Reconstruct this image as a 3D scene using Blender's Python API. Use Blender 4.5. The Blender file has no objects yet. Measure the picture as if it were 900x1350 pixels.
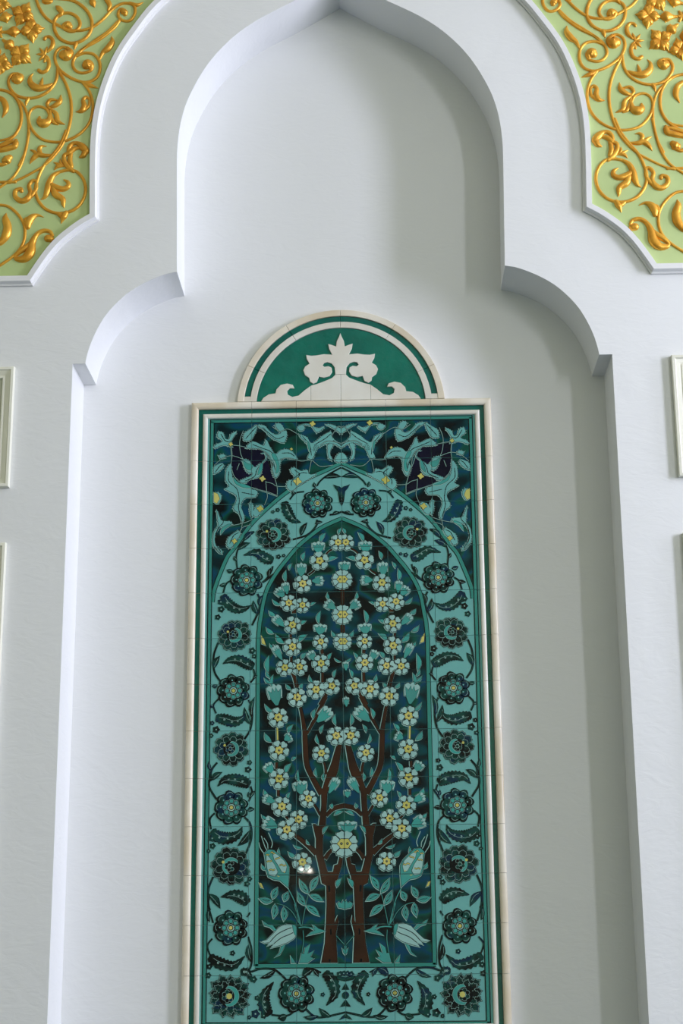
import bpy, bmesh, math, random
import numpy as np
from mathutils import Matrix, Vector
from mathutils.geometry import tessellate_polygon
random.seed(7)
SC = bpy.context.scene
COL = SC.collection

# ------------------------------------------------------------------ camera
CAM = np.array([0.17830, -6.64693, 1.60]); YAW, PITCH, ROLL, FPX = -0.027418, 0.268846, -0.0078895, 2144.38
def cam_axes():
    cy, sy = math.cos(YAW), math.sin(YAW); cp, sp = math.cos(PITCH), math.sin(PITCH); cr, sr = math.cos(ROLL), math.sin(ROLL)
    f = np.array([sy*cp, cy*cp, sp]); r = np.array([cy, -sy, 0.0]); u = np.cross(r, f)
    return r*cr+u*sr, -r*sr+u*cr, f
CR, CU, CF = cam_axes()
cd = bpy.data.cameras.new('camera'); cam = bpy.data.objects.new('camera', cd); COL.objects.link(cam)
m = Matrix.Identity(4)
for i in range(3):
    m[i][0] = CR[i]; m[i][1] = CU[i]; m[i][2] = -CF[i]; m[i][3] = CAM[i]
cam.matrix_world = m
cd.sensor_fit = 'VERTICAL'; cd.sensor_height = 36.0; cd.lens = FPX/1350*36; cd.clip_start = 0.05; cd.clip_end = 100
SC.camera = cam
# ------------------------------------------------------------------ world, lights, exposure
w = bpy.data.worlds.new('world'); SC.world = w; w.use_nodes = True
w.node_tree.nodes['Background'].inputs[0].default_value = (0.85, 0.90, 1.0, 1)
w.node_tree.nodes['Background'].inputs[1].default_value = 1.0
def area(name, loc, to, sx, sy, power, col):
    l = bpy.data.lights.new(name, 'AREA'); l.shape = 'RECTANGLE'; l.size = sx; l.size_y = sy; l.energy = power; l.color = col
    o = bpy.data.objects.new(name, l); COL.objects.link(o); o.location = loc
    o.rotation_euler = (Vector(to)-Vector(loc)).to_track_quat('-Z', 'Y').to_euler()
    return o
RX = 7.8                                   # the hall's right wall, with its tall windows
area('daylight_near', (RX-0.02, -3.55, 4.6), (0, -3.55, 4.6), 1.15, 4.3, 620, (0.80, 0.815, 1.02))
area('daylight_side', (RX-0.02, -1.55, 4.6), (0, -1.55, 4.6), 1.15, 4.3, 200, (0.80, 0.815, 1.02))
area('daylight_far', (RX-0.02, -11.9, 4.6), (0, -11.9, 4.6), 1.1, 4.3, 560, (0.88, 0.89, 0.98))
SC.view_settings.view_transform = 'Standard'; SC.view_settings.look = 'None'
SC.view_settings.gamma = 1.0; SC.view_settings.exposure = -0.03; SC.view_settings.use_curve_mapping = False

# ------------------------------------------------------------------ pixel -> world plane helpers (900x1350 frame of the photograph)
def W(px, Y):
    u, v = px
    d = CF*FPX + CR*(u-450) - CU*(v-675)
    t = (Y-CAM[1])/d[1]; q = CAM+d*t
    return (float(q[0]), float(q[2]))
def crop(ox, oy, s):
    return lambda pts: [(ox+p[0]/s, oy+p[1]/s) for p in pts]
XC = -0.0097                               # the centre line of the tile panel

# ------------------------------------------------------------------ materials
def srgb(r, g, b):
    f = lambda c: (c/255/12.92) if c/255 <= 0.04045 else ((c/255+0.055)/1.055)**2.4
    return (f(r), f(g), f(b), 1)
MATS = {}
def mat(name, col, rough=0.5, metal=0.0, spec=0.5, bump=0.0, bscale=20, vary=0.0, vscale=5, col2=None, coat=0.0, detail=4, stretch=None):
    mt = bpy.data.materials.new(name); mt.use_nodes = True; nt = mt.node_tree; b = nt.nodes['Principled BSDF']
    b.inputs['Base Color'].default_value = col; b.inputs['Roughness'].default_value = rough
    b.inputs['Metallic'].default_value = metal; b.inputs['Specular IOR Level'].default_value = spec
    b.inputs['Coat Weight'].default_value = coat; b.inputs['Coat Roughness'].default_value = 0.06
    tc = nt.nodes.new('ShaderNodeTexCoord'); src = tc.outputs['Object']
    if stretch:
        mp = nt.nodes.new('ShaderNodeMapping'); mp.inputs['Scale'].default_value = stretch
        nt.links.new(src, mp.inputs[0]); src = mp.outputs[0]
    if vary > 0 or col2:
        n = nt.nodes.new('ShaderNodeTexNoise'); n.inputs['Scale'].default_value = vscale; n.inputs['Detail'].default_value = detail
        nt.links.new(src, n.inputs['Vector'])
        r = nt.nodes.new('ShaderNodeValToRGB'); nt.links.new(n.outputs[0], r.inputs[0])
        c2 = col2 or tuple(c*(1-vary) for c in col[:3])+(1,)
        r.color_ramp.elements[0].position = 0.35; r.color_ramp.elements[1].position = 0.65
        r.color_ramp.elements[0].color = c2; r.color_ramp.elements[1].color = col
        nt.links.new(r.outputs[0], b.inputs['Base Color'])
    if bump > 0:
        n2 = nt.nodes.new('ShaderNodeTexNoise'); n2.inputs['Scale'].default_value = bscale; n2.inputs['Detail'].default_value = 5
        nt.links.new(src, n2.inputs['Vector'])
        bp = nt.nodes.new('ShaderNodeBump'); bp.inputs['Strength'].default_value = bump; bp.inputs['Distance'].default_value = 0.01
        nt.links.new(n2.outputs[0], bp.inputs['Height']); nt.links.new(bp.outputs[0], b.inputs['Normal'])
    MATS[name] = mt
    return mt
def ramp_mat(name, stops, vscale, rough=0.1, dist=1.0):
    mt = bpy.data.materials.new(name); mt.use_nodes = True; nt = mt.node_tree; b = nt.nodes['Principled BSDF']
    b.inputs['Roughness'].default_value = rough
    tc = nt.nodes.new('ShaderNodeTexCoord'); n = nt.nodes.new('ShaderNodeTexNoise')
    mp = nt.nodes.new('ShaderNodeMapping'); mp.inputs['Scale'].default_value = (1, 1, 1.5)
    n.inputs['Scale'].default_value = vscale; n.inputs['Detail'].default_value = 1.5; n.inputs['Distortion'].default_value = dist
    nt.links.new(tc.outputs['Object'], mp.inputs[0]); nt.links.new(mp.outputs[0], n.inputs['Vector'])
    r = nt.nodes.new('ShaderNodeValToRGB'); nt.links.new(n.outputs[0], r.inputs[0])
    e = r.color_ramp.elements
    e[0].position, e[0].color = stops[0]; e[1].position, e[1].color = stops[-1]
    for p, c in stops[1:-1]:
        x = e.new(p); x.color = c
    nt.links.new(r.outputs[0], b.inputs['Base Color'])
    n2 = nt.nodes.new('ShaderNodeTexNoise'); n2.inputs['Scale'].default_value = 6
    bp = nt.nodes.new('ShaderNodeBump'); bp.inputs['Strength'].default_value = 0.01; bp.inputs['Distance'].default_value = 0.01
    nt.links.new(tc.outputs['Object'], n2.inputs['Vector'])
    nt.links.new(n2.outputs[0], bp.inputs['Height']); nt.links.new(bp.outputs[0], b.inputs['Normal'])
    MATS[name] = mt
    b.inputs['Specular IOR Level'].default_value = 0.2
    return mt
def plaster(name, col):
    mt = bpy.data.materials.new(name); mt.use_nodes = True; nt = mt.node_tree; b = nt.nodes['Principled BSDF']
    b.inputs['Base Color'].default_value = col; b.inputs['Roughness'].default_value = 0.48; b.inputs['Specular IOR Level'].default_value = 0.4
    tc = nt.nodes.new('ShaderNodeTexCoord')
    def noise(sc, det, st, dist):
        mp = nt.nodes.new('ShaderNodeMapping'); mp.inputs['Scale'].default_value = st; mp.inputs['Rotation'].default_value = (0, 0.5, 0)
        n = nt.nodes.new('ShaderNodeTexNoise'); n.inputs['Scale'].default_value = sc; n.inputs['Detail'].default_value = det; n.inputs['Distortion'].default_value = dist
        nt.links.new(tc.outputs['Object'], mp.inputs[0]); nt.links.new(mp.outputs[0], n.inputs['Vector']); return n
    a = noise(2.2, 6, (1, 1, 1.8), 1.2); c = noise(9, 8, (1, 1, 2.2), 2.0)
    mx = nt.nodes.new('ShaderNodeMath'); mx.operation = 'MULTIPLY_ADD'; mx.inputs[1].default_value = 0.35
    nt.links.new(c.outputs[0], mx.inputs[0]); nt.links.new(a.outputs[0], mx.inputs[2])
    bp = nt.nodes.new('ShaderNodeBump'); bp.inputs['Strength'].default_value = 0.16; bp.inputs['Distance'].default_value = 0.02
    nt.links.new(mx.outputs[0], bp.inputs['Height']); nt.links.new(bp.outputs[0], b.inputs['Normal'])
    return mt
PLASTER = plaster('white_plaster', (0.79, 0.80, 0.79, 1))
HALL = mat('pale_olive_hall_paint', (0.75, 0.745, 0.50, 1), 0.7)
WHITE = mat('white_moulding_paint', (0.80, 0.80, 0.79, 1), 0.42, bump=0.05, bscale=30)
CREAM = mat('cream_moulding_paint', srgb(232, 231, 214), 0.35)
INSET = mat('olive_grey_inset_paint', srgb(196, 199, 178), 0.45)
GREEN = mat('pale_green_paint', srgb(190, 208, 142), 0.5, col2=srgb(180, 200, 134), vscale=3)
GOLD = mat('gold_paint', srgb(234, 174, 62), 0.32, metal=0.5, col2=srgb(214, 148, 44), vscale=14, bump=0.25, bscale=45)
MARBLE = mat('cream_marble', srgb(232, 226, 210), 0.25, col2=srgb(214, 200, 172), vscale=4.5, detail=6, stretch=(1.0, 1, 0.7))
MARBLE2 = mat('pale_marble', srgb(226, 225, 214), 0.25, col2=srgb(214, 209, 194), vscale=5, detail=6)
DGREEN = mat('deep_green_glaze', srgb(0, 104, 88), 0.08, col2=srgb(0, 92, 80), vscale=6, bump=0.10, bscale=14)
LGREEN = mat('emerald_glaze', srgb(4, 112, 92), 0.08, col2=srgb(2, 98, 82), vscale=7, bump=0.55, bscale=16, detail=5)
TEAL = mat('light_teal_glaze', srgb(108, 172, 164), 0.08, col2=srgb(100, 162, 156), vscale=2.5, bump=0.05, bscale=5, spec=0.2)
RIB = mat('teal_line_glaze', srgb(52, 130, 116), 0.10, spec=0.2)
BLACK = mat('black_outline_glaze', srgb(6, 12, 16), 0.05, spec=0.2)
PALE = mat('pale_outline_glaze', srgb(140, 182, 170), 0.05, spec=0.2)
PETAL = mat('white_petal_glaze', srgb(152, 192, 182), 0.02, col2=srgb(138, 180, 172), vscale=9, spec=0.2)
YEL = mat('yellow_glaze', srgb(196, 190, 108), 0.05, col2=srgb(178, 178, 92), vscale=9, spec=0.2)
LEAF = mat('turquoise_leaf_glaze', srgb(60, 152, 140), 0.05, col2=srgb(66, 138, 128), vscale=8, spec=0.2)
BROWN = mat('brown_bark_glaze', srgb(60, 36, 22), 0.05, col2=srgb(42, 27, 19), vscale=8, spec=0.2)
NAVY = mat('navy_glaze', srgb(14, 14, 40), 0.1, col2=srgb(8, 10, 26), vscale=8, spec=0.2)
FIELD = ramp_mat('mottled_dark_teal_glaze', [(0.36, srgb(6, 14, 16)), (0.44, srgb(2, 34, 38)), (0.50, srgb(4, 62, 64)), (0.555, srgb(4, 60, 88)), (0.60, srgb(8, 76, 62)), (0.68, srgb(5, 22, 20))], 6.5, rough=0.02, dist=0.35)
DORN = ramp_mat('dark_petal_glaze', [(0.38, srgb(8, 18, 18)), (0.47, srgb(8, 44, 40)), (0.55, srgb(16, 66, 56)), (0.64, srgb(8, 42, 62))], 11.0, dist=0.3)
GROUT = mat('grey_grout', srgb(120, 120, 112), 0.8)
CARPET = mat('olive_carpet', srgb(56, 80, 96), 0.9, bump=0.3, bscale=200)
CEIL = mat('ceiling_paint', (0.62, 0.62, 0.52, 1), 0.7)
WOOD = mat('window_frame_paint', (0.75, 0.75, 0.73, 1), 0.4)
GLASS = bpy.data.materials.new('clear_glass'); GLASS.use_nodes = True
gb = GLASS.node_tree.nodes['Principled BSDF']; gb.inputs['Transmission Weight'].default_value = 1; gb.inputs['Roughness'].default_value = 0; gb.inputs['IOR'].default_value = 1.05

# ------------------------------------------------------------------ object helpers
def link(name, me, parent=None, **props):
    o = bpy.data.objects.new(name, me); COL.objects.link(o)
    if parent is not None:
        o.parent = parent
        L = parent.get('_abs', None)
        o.location = tuple(-c for c in parent.location) if parent.type == 'EMPTY' else (0, 0, 0)
    for k, v in props.items(): o[k] = v
    return o
def thing(name, loc, label, category, group=None):
    o = bpy.data.objects.new(name, None); COL.objects.link(o); o.location = loc; o.empty_display_size = 0.1
    o['label'] = label; o['category'] = category
    if group: o['group'] = group
    return o
def mesh(name, verts, faces, mats, fm=None, smooth=False):
    me = bpy.data.meshes.new(name); me.from_pydata(verts, [], faces)
    for x in mats: me.materials.append(x)
    if fm:
        me.polygons.foreach_set('material_index', fm)
    me.polygons.foreach_set('use_smooth', [smooth]*len(me.polygons))
    me.update(); return me
def finish(me, angle=35):
    bm = bmesh.new(); bm.from_mesh(me); bmesh.ops.recalc_face_normals(bm, faces=bm.faces); bm.to_mesh(me); bm.free()
    me.polygons.foreach_set('use_smooth', [True]*len(me.polygons))
    me.set_sharp_from_angle(angle=math.radians(angle)); me.update()
    return me
def box_me(name, x0, x1, y0, y1, z0, z1, m):
    v = [(x, y, z) for x in (x0, x1) for y in (y0, y1) for z in (z0, z1)]
    f = [(0, 1, 3, 2), (4, 6, 7, 5), (0, 4, 5, 1), (2, 3, 7, 6), (0, 2, 6, 4), (1, 5, 7, 3)]
    return finish(mesh(name, v, f, [m]), 30)
def prism(name, poly, y0, y1, m, bevel=0.0, segs=1):
    """a flat plate of outline poly (x,z); front at y0, back at y1, front edge bevelled"""
    if area2(poly) < 0: poly = poly[::-1]
    n = len(poly); V, F = [], []
    rings = [(poly, y1), (poly, y0+bevel)] + ([(offset(poly, -bevel), y0)] if bevel > 0 else [])
    for rg, y in rings: V += [(x, y, z) for x, z in rg]
    for i in range(len(rings)-1):
        for k in range(n):
            a = i*n+k; b = i*n+(k+1) % n; F.append((a, b, b+n, a+n))
    base = (len(rings)-1)*n
    for t in tessellate_polygon([[Vector((x, z, 0)) for x, z in rings[-1][0]]]):
        p = [rings[-1][0][i] for i in t]
        F.append(tuple(base+i for i in (t if area2(p) > 0 else t[::-1])))
    for t in tessellate_polygon([[Vector((x, z, 0)) for x, z in poly]]):
        p = [poly[i] for i in t]
        F.append(tuple(t if area2(p) < 0 else t[::-1]))
    me = mesh(name, V, F, [m])
    me.polygons.foreach_set('use_smooth', [True]*len(me.polygons)); me.set_sharp_from_angle(angle=math.radians(35)); me.update()
    return me
def cr(pts, n=6, closed=False):
    """Catmull-Rom densify; points of any dimension"""
    P = [np.array(p, float) for p in pts]; out = []
    N = len(P)
    if N < 3: 
        return [tuple(P[0]+(P[-1]-P[0])*i/n) for i in range(n+1)]
    rng = range(N if closed else N-1)
    for i in rng:
        if closed: a, b, c, d = P[i-1], P[i], P[(i+1) % N], P[(i+2) % N]
        else:
            b, c = P[i], P[i+1]; a = P[i-1] if i > 0 else 2*b-c; d = P[i+2] if i+2 < N else 2*c-b
        for k in range(n):
            t = k/n
            out.append(tuple(0.5*((2*b)+(-a+c)*t+(2*a-5*b+4*c-d)*t*t+(-a+3*b-3*c+d)*t**3)))
    if not closed: out.append(tuple(P[-1]))
    return out
def area2(p):
    return 0.5*sum(p[i][0]*p[(i+1) % len(p)][1]-p[(i+1) % len(p)][0]*p[i][1] for i in range(len(p)))
def offset(poly, d, limit=2.5):
    """outset a closed polygon by d (negative insets)"""
    s = 1 if area2(poly) > 0 else -1; n = len(poly); out = []
    for i in range(n):
        a, b, c = poly[i-1], poly[i], poly[(i+1) % n]
        e1 = (b[0]-a[0], b[1]-a[1]); e2 = (c[0]-b[0], c[1]-b[1])
        l1 = math.hypot(*e1) or 1e-9; l2 = math.hypot(*e2) or 1e-9
        n1 = (e1[1]/l1*s, -e1[0]/l1*s); n2 = (e2[1]/l2*s, -e2[0]/l2*s)
        mx, mz = n1[0]+n2[0], n1[1]+n2[1]; L = mx*mx+mz*mz
        if L < 1e-6: out.append((b[0]+n1[0]*d, b[1]+n1[1]*d)); continue
        k = min(2/L, limit)
        out.append((b[0]+mx*d*k, b[1]+mz*d*k))
    return out
def resample(pts, n):
    P = np.array(pts); d = np.r_[0, np.cumsum(np.hypot(*np.diff(P, axis=0).T))]
    t = np.linspace(0, d[-1], n)
    return [(float(np.interp(x, d, P[:, 0])), float(np.interp(x, d, P[:, 1]))) for x in t]
def sym(L, R, Y, n, xc=0.0):
    """the averaged half-outline (right half, x>0) of a left and a right trace, listed in the same order"""
    A = resample([(2*xc-x, z) for x, z in (W(p, Y) for p in L)], n); B = resample([W(p, Y) for p in R], n)
    return [((a[0]+b[0])/2, (a[1]+b[1])/2) for a, b in zip(A, B)]

# ------------------------------------------------------------------ the hall
D = 0.273                                  # depth of the niche
def struct(name, me):
    return link(name, me, kind='structure')
struct('floor', box_me('floor', -8, 7.8, -15, 0.6, -0.1, 0, CARPET))
struct('ceiling', box_me('ceiling', -8, 7.8, -15, 0.6, 7.6, 7.8, CEIL))
struct('wall_left', box_me('wall_left', -8.2, -8, -15, 0.6, 0, 7.6, HALL))
struct('wall_rear', box_me('wall_rear', -8, 7.8, -15.2, -15, 0, 7.6, HALL))
# right wall in pieces round two tall windows
wy = [(-1.55-0.6, -1.55+0.6), (-3.55-0.6, -3.55+0.6), (-11.9-0.6, -11.9+0.6)]; wz = (2.4, 6.8)
def right_wall():
    segs = [(-15, wy[2][0], 0, 7.6), (wy[2][1], wy[1][0], 0, 7.6), (wy[1][1], wy[0][0], 0, 7.6), (wy[0][1], 0.6, 0, 7.6)]
    for a, b in wy: segs += [(a, b, 0, wz[0]), (a, b, wz[1], 7.6)]
    V, F = [], []
    for a, b, c, d in segs:
        k = len(V)
        V += [(x, y, z) for x in (RX, RX+0.25) for y in (a, b) for z in (c, d)]
        F += [tuple(k+i for i in f) for f in [(0, 1, 3, 2), (4, 6, 7, 5), (0, 4, 5, 1), (2, 3, 7, 6), (0, 2, 6, 4), (1, 5, 7, 3)]]
    return finish(mesh('wall_right', V, F, [HALL]))
struct('wall_right', right_wall())
for k, (a, b) in enumerate(wy):
    o = struct('window_%d' % (k+1), box_me('window_pane', RX+0.10, RX+0.106, a, b, wz[0], wz[1], GLASS))
    V, F = [], []
    for (y0, y1, z0, z1) in [(a, a+0.06, *wz), (b-0.06, b, *wz), (a, b, wz[0], wz[0]+0.06), (a, b, wz[1]-0.06, wz[1]), (a, b, 4.57, 4.63)]:
        kk = len(V); V += [(x, y, z) for x in (RX+0.08, RX+0.13) for y in (y0, y1) for z in (z0, z1)]
        F += [tuple(kk+i for i in f) for f in [(0, 1, 3, 2), (4, 6, 7, 5), (0, 4, 5, 1), (2, 3, 7, 6), (0, 2, 6, 4), (1, 5, 7, 3)]]
    link('window_frame', finish(mesh('window_frame', V, F, [WOOD])), o)

# ------------------------------------------------------------------ the front wall with its trefoil niche
c38 = crop(200, 0, 7.5); c6 = crop(560, 0, 7.5)
upL = [(232, 357), (231.7, 290), (231.5, 215)] + c38([(248, 1350), (270, 1230), (315, 1060), (365, 940), (450, 780), (560, 610), (650, 500), (770, 400), (900, 285)]) + [(340, 25.5), (362, 14.5), (383, 4)]
upR = [(663.5, 351), (662.5, 290), (661.5, 215)] + c6([(750, 1330), (720, 1150), (680, 1000), (620, 870), (540, 720), (450, 590), (350, 470), (250, 370), (130, 270), (0, 190)]) + [(546, 17.3), (525, 7), (502.8, -3)]
lobeL = crop(120, 340, 6.43)([(720, 105), (620, 140), (500, 190), (400, 235), (300, 300), (220, 370), (150, 440), (90, 520), (40, 600), (0, 690)]) + [(115, 462), (110.5, 478.5)]
lobeR = crop(640, 330, 3.292)([(78, 69), (110, 68), (170, 85), (230, 110), (290, 145), (350, 195), (400, 250), (440, 320), (465, 370), (482, 420)]) + [(787.6, 468)]
lobe = sym(lobeL, lobeR, 0.0, 26)
up = sym(upL[2:], upR[2:], 0.0, 30)
APEX = (0.0, W((441, 11.5), D)[1])
a3 = 0.7250; zc = 1.3472+3.2011; a1 = 1.1742; a2 = 1.1184; zs = 0.9214+3.2011
lobe[0] = (a3, zc); lobe[-1] = (a2, zs)
lobe = cr(lobe[::2]+[lobe[-1]], 2)
upc = cr([(a3+0.001, zc), (0.5*(a3+up[0][0]), 0.5*(zc+up[0][1]))]+up[::3], 4)
lx, lz = upc[-1]
half = [(a1, 0.0), (a1, zs)] + [p for p in lobe[::-1]] + [p for p in upc[1:]]
n_ = 6
for i in range(1, n_): half.append((lx*(1-i/n_), lz+(APEX[1]-lz)*(i/n_)**1.06))
outline = [(x, z) for x, z in half] + [APEX] + [(-x, z) for x, z in half[::-1]]
def dedupe(p, e=1e-4):
    o = [p[0]]
    for q in p[1:]:
        if math.hypot(q[0]-o[-1][0], q[1]-o[-1][1]) > e: o.append(q)
    return o
outline = dedupe(outline)
wallpoly = [(7.8, 0)] + [(7.8, 7.6), (-8, 7.6), (-8, 0)] + outline[::-1]
struct('wall_front', prism('wall_front', wallpoly, 0.0, D, PLASTER))
struct('wall_niche', box_me('wall_niche', -8, 7.8, D, D+0.3, 0, 7.6, PLASTER))

# ------------------------------------------------------------------ relief helpers
def relief(strokes, y0, flat=0.8, seg=10):
    """tapered half-round strokes [(x,z,r)...] standing on the plane y0 (towards -Y)"""
    V, F = [], []
    for s in strokes:
        if len(s) < 2: continue
        P = cr(s, 5)
        P = [(x, z, max(r, 0.0004)) for x, z, r in P]
        # rounded ends
        def cap(a, b):
            dx, dz = a[0]-b[0], a[1]-b[1]; L = math.hypot(dx, dz) or 1e-9; r = a[2]
            return [(a[0]+dx/L*r*t, a[1]+dz/L*r*t, r*math.sqrt(max(0, 1-t*t))+1e-5) for t in (0.5, 0.85, 1.0)]
        P = cap(P[0], P[1])[::-1] + P + cap(P[-1], P[-2])
        base = len(V); n = len(P)
        for i, (x, z, r) in enumerate(P):
            a = P[max(i-1, 0)]; b = P[min(i+1, n-1)]; dx, dz = b[0]-a[0], b[1]-a[1]; L = math.hypot(dx, dz) or 1e-9
            nx, nz = -dz/L, dx/L
            for k in range(seg):
                t = math.pi*k/(seg-1)
                V.append((x+nx*r*math.cos(t), y0-flat*r*math.sin(t)-0.0008*(k not in (0, seg-1)), z+nz*r*math.cos(t)))
        for i in range(n-1):
            for k in range(seg-1):
                a = base+i*seg+k; F.append((a, a+1, a+seg+1, a+seg))
    return V, F
def relief_obj(name, strokes, y0, parent, flat=0.8, m=GOLD):
    V, F = relief(strokes, y0, flat)
    me = mesh(name, V, F, [m], None, True)
    bm = bmesh.new(); bm.from_mesh(me); bmesh.ops.recalc_face_normals(bm, faces=bm.faces)
    s = sum(f.normal.y for f in bm.faces)
    if s > 0: bmesh.ops.reverse_faces(bm, faces=bm.faces)
    bm.to_mesh(me); bm.free()
    return link(name, me, parent)

# ------------------------------------------------------------------ spandrels: moulding, green field, gold scrollwork
YF = -0.036; YG = -0.016
spL = [(203, 3)] + crop(0, 0, 3)([(560, 80), (480, 200), (430, 310), (395, 420), (378, 520), (373.5, 640), (373.5, 750), (373, 865)])
spR = crop(660, 0, 3.554)([(85, 0), (150, 60), (210, 125), (270, 210), (315, 300), (350, 400), (372, 490), (385, 600), (392, 750), (395, 958)])
spL2 = crop(0, 0, 3)([(373, 865), (300, 905), (230, 965), (170, 1040), (113, 1121)])
spR2 = crop(660, 0, 3.554)([(395, 958), (470, 1000), (550, 1055), (620, 1120), (670, 1190), (708, 1248)])
sA = sym(spL, spR, YF, 24); sB = sym(spL2, spR2, YF, 14)
def spandrel(sgn, label):
    t0 = (sA[0][0]-sA[2][0], sA[0][1]-sA[2][1]); L = math.hypot(*t0)
    ext = [(sA[0][0]+t0[0]/L*0.30-0.06, sA[0][1]+t0[1]/L*0.22), (sA[0][0]+t0[0]/L*0.16-0.018, sA[0][1]+t0[1]/L*0.13)]
    A = cr(ext+sA[::3]+[sA[-1]], 4); B = cr(sB[::2]+[sB[-1]], 4)
    zb = sB[-1][1]
    poly = dedupe(A + B[1:] + [(2.35, zb), (2.35, A[0][1])])
    cs = [tuple(A[-1]), tuple(B[-1])]
    poly = [p for p in poly if all(math.hypot(p[0]-c[0], p[1]-c[1]) < 1e-6 or math.hypot(p[0]-c[0], p[1]-c[1]) > 0.02 for c in cs)]
    poly = [(sgn*x, z) for x, z in poly]
    root = thing('carved_spandrel', (sgn*1.8, 0, zb), label, 'wall panel', 'gold carved panels over the niche arch')
    rings = [(offset(poly, 0.011), -0.0006), (offset(poly, 0.011), -0.011), (offset(poly, 0.003), -0.015), (poly, YF+0.003), (offset(poly, -0.002), YF), (offset(poly, -0.026), YF), (offset(poly, -0.028), YG+0.001)]
    V, F = [], []
    n = len(poly)
    for rg, y in rings: V += [(x, y, z) for x, z in rg]
    for i in range(len(rings)-1):
        for k in range(n):
            a = i*n+k; b = i*n+(k+1) % n; F.append((a, b, b+n, a+n))
    me = finish(mesh('moulding', V, F, [WHITE]), 25)
    link('moulding', me, root)
    link('backing', prism('backing', offset(poly, -0.024), YG, -0.001, GREEN), root)
    R1 = crop(700, 0, 4.5); R2 = crop(740, 160, 5.625)
    k1 = 0.00338/4.5; k2 = 0.00345/5.625
    def S(cf, k, *pts):
        out = []
        for x, z, r in pts:
            q = W(cf([(x, z)])[0], YG-0.004); out.append((sgn*q[0], q[1], r*k*1.2))
        return out
    def c(*pts):
        out = []
        for x, z, r in pts:
            q = W(crop(0, 0, 4.5)([(x, z)])[0], YG-0.004); out.append((sgn*abs(q[0]), q[1], r*k1*1.2))
        return out
    def a(*pts): return S(R1, k1, *pts)
    def b(*pts): return S(R2, k2, *pts)
    def line(f, r, *pts): return f(*[(x, z, r) for x, z in pts])
    ro = lambda nm, *st, **kw: relief_obj(nm, list(st), YG, root, **kw)
    # --- vine scrolls
    ro('scroll_stem', line(a, 8, (165, 62), (200, 105), (290, 170), (380, 215), (432, 262), (450, 310), (430, 348), (390, 363), (345, 352), (330, 330)), a((345, 345, 8), (340, 322, 18), (358, 312, 27), (366, 318, 24)))
    ro('scroll_stem', line(a, 8, (430, 262), (380, 244), (325, 253), (292, 290), (285, 340), (300, 385), (335, 412), (385, 418), (450, 395), (515, 350), (545, 310), (557, 262), (543, 222), (510, 203), (480, 210)), a((480, 210, 10), (465, 235, 20), (485, 252, 33), (500, 250, 28)))
    ro('scroll_stem', line(a, 8, (540, 325), (525, 360), (490, 430), (465, 520), (465, 620), (490, 720), (530, 800), (585, 865), (625, 900)))
    ro('scroll_stem', line(a, 7.5, (390, 420), (350, 480), (332, 560), (350, 650), (400, 715), (470, 755), (550, 770), (640, 750), (700, 690), (722, 625), (708, 575), (665, 552), (615, 568), (592, 610)), a((592, 605, 9), (600, 640, 18), (630, 655, 25), (655, 640, 18), (655, 615, 6)))
    ro('scroll_stem', line(a, 8, (540, 330), (552, 400), (590, 455), (650, 490), (720, 500), (790, 480), (830, 435), (840, 390), (818, 352), (785, 350)), a((785, 350, 9), (765, 368, 17), (783, 383, 28), (795, 380, 24)))
    ro('scroll_stem', line(a, 8, (915, 436), (850, 452), (800, 490), (768, 560), (770, 650), (810, 720), (870, 762), (915, 778)), line(a, 7, (800, 492), (752, 540), (725, 620), (725, 720), (745, 820), (785, 900)))
    ro('scroll_stem', line(c, 9, (330, -12), (420, -2), (485, 32), (530, 85), (545, 150), (520, 210), (465, 248), (405, 252), (350, 222), (322, 170), (325, 115), (360, 82), (410, 76), (455, 98), (474, 140), (455, 175), (420, 185), (385, 172)), c((385, 172, 9), (380, 152, 15), (400, 148, 23), (410, 155, 18)))
    ro('scroll_stem', line(c, 8, (205, -30), (235, 50), (275, 105), (330, 140), (400, 172), (470, 180), (545, 160), (610, 112), (670, 50), (730, 18), (790, 28), (800, 75), (770, 120), (725, 118), (700, 90), (705, 62)), c((705, 62, 8), (720, 55, 12), (738, 72, 18), (742, 82, 12)))
    ro('scroll_stem', c((640, 60, 6), (650, 30, 12), (630, -10, 14), (610, -40, 12)))
    ro('scroll_stem', line(c, 8, (705, 120), (640, 185), (560, 240), (490, 290), (465, 320)))
    ro('leaf', c((770, 15, 8), (810, 28, 11), (848, 12, 2)))
    ro('leaf', c((330, 32, 2), (345, 45, 14), (365, 72, 14), (350, 95, 7)))
    ro('leaf', c((540, -15, 12), (550, 15, 17), (560, 40, 3)))
    ro('leaf', c((255, -10, 10), (270, 5, 18), (300, 5, 12), (305, -15, 5)))
    ro('scroll_stem', line(b, 10, (395, -20), (440, 80), (510, 170), (570, 240), (610, 320), (633, 400), (620, 480), (570, 550), (500, 588), (420, 595), (340, 570), (280, 510), (255, 430), (270, 350), (320, 290), (385, 275), (450, 285)))
    ro('scroll_stem', line(b, 8, (570, 240), (640, 275), (720, 315), (800, 345), (840, 352)), line(b, 9, (785, 348), (850, 345), (920, 345)))
    ro('scroll_stem', line(b, 9, (675, -20), (700, 100), (740, 220), (800, 310), (860, 355), (920, 392)))
    ro('scroll_stem', line(b, 9, (910, 514), (840, 530), (770, 590), (725, 670), (720, 760), (750, 840), (820, 910), (915, 970)))
    # --- leaves
    lf = lambda *st, **kw: ro('leaf', *st, **kw)
    lf(a((212, 152, 2), (210, 185, 14), (235, 222, 18), (265, 245, 12), (287, 285, 6)))
    lf(a((300, 457, 2), (345, 440, 12), (395, 418, 7)))
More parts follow.
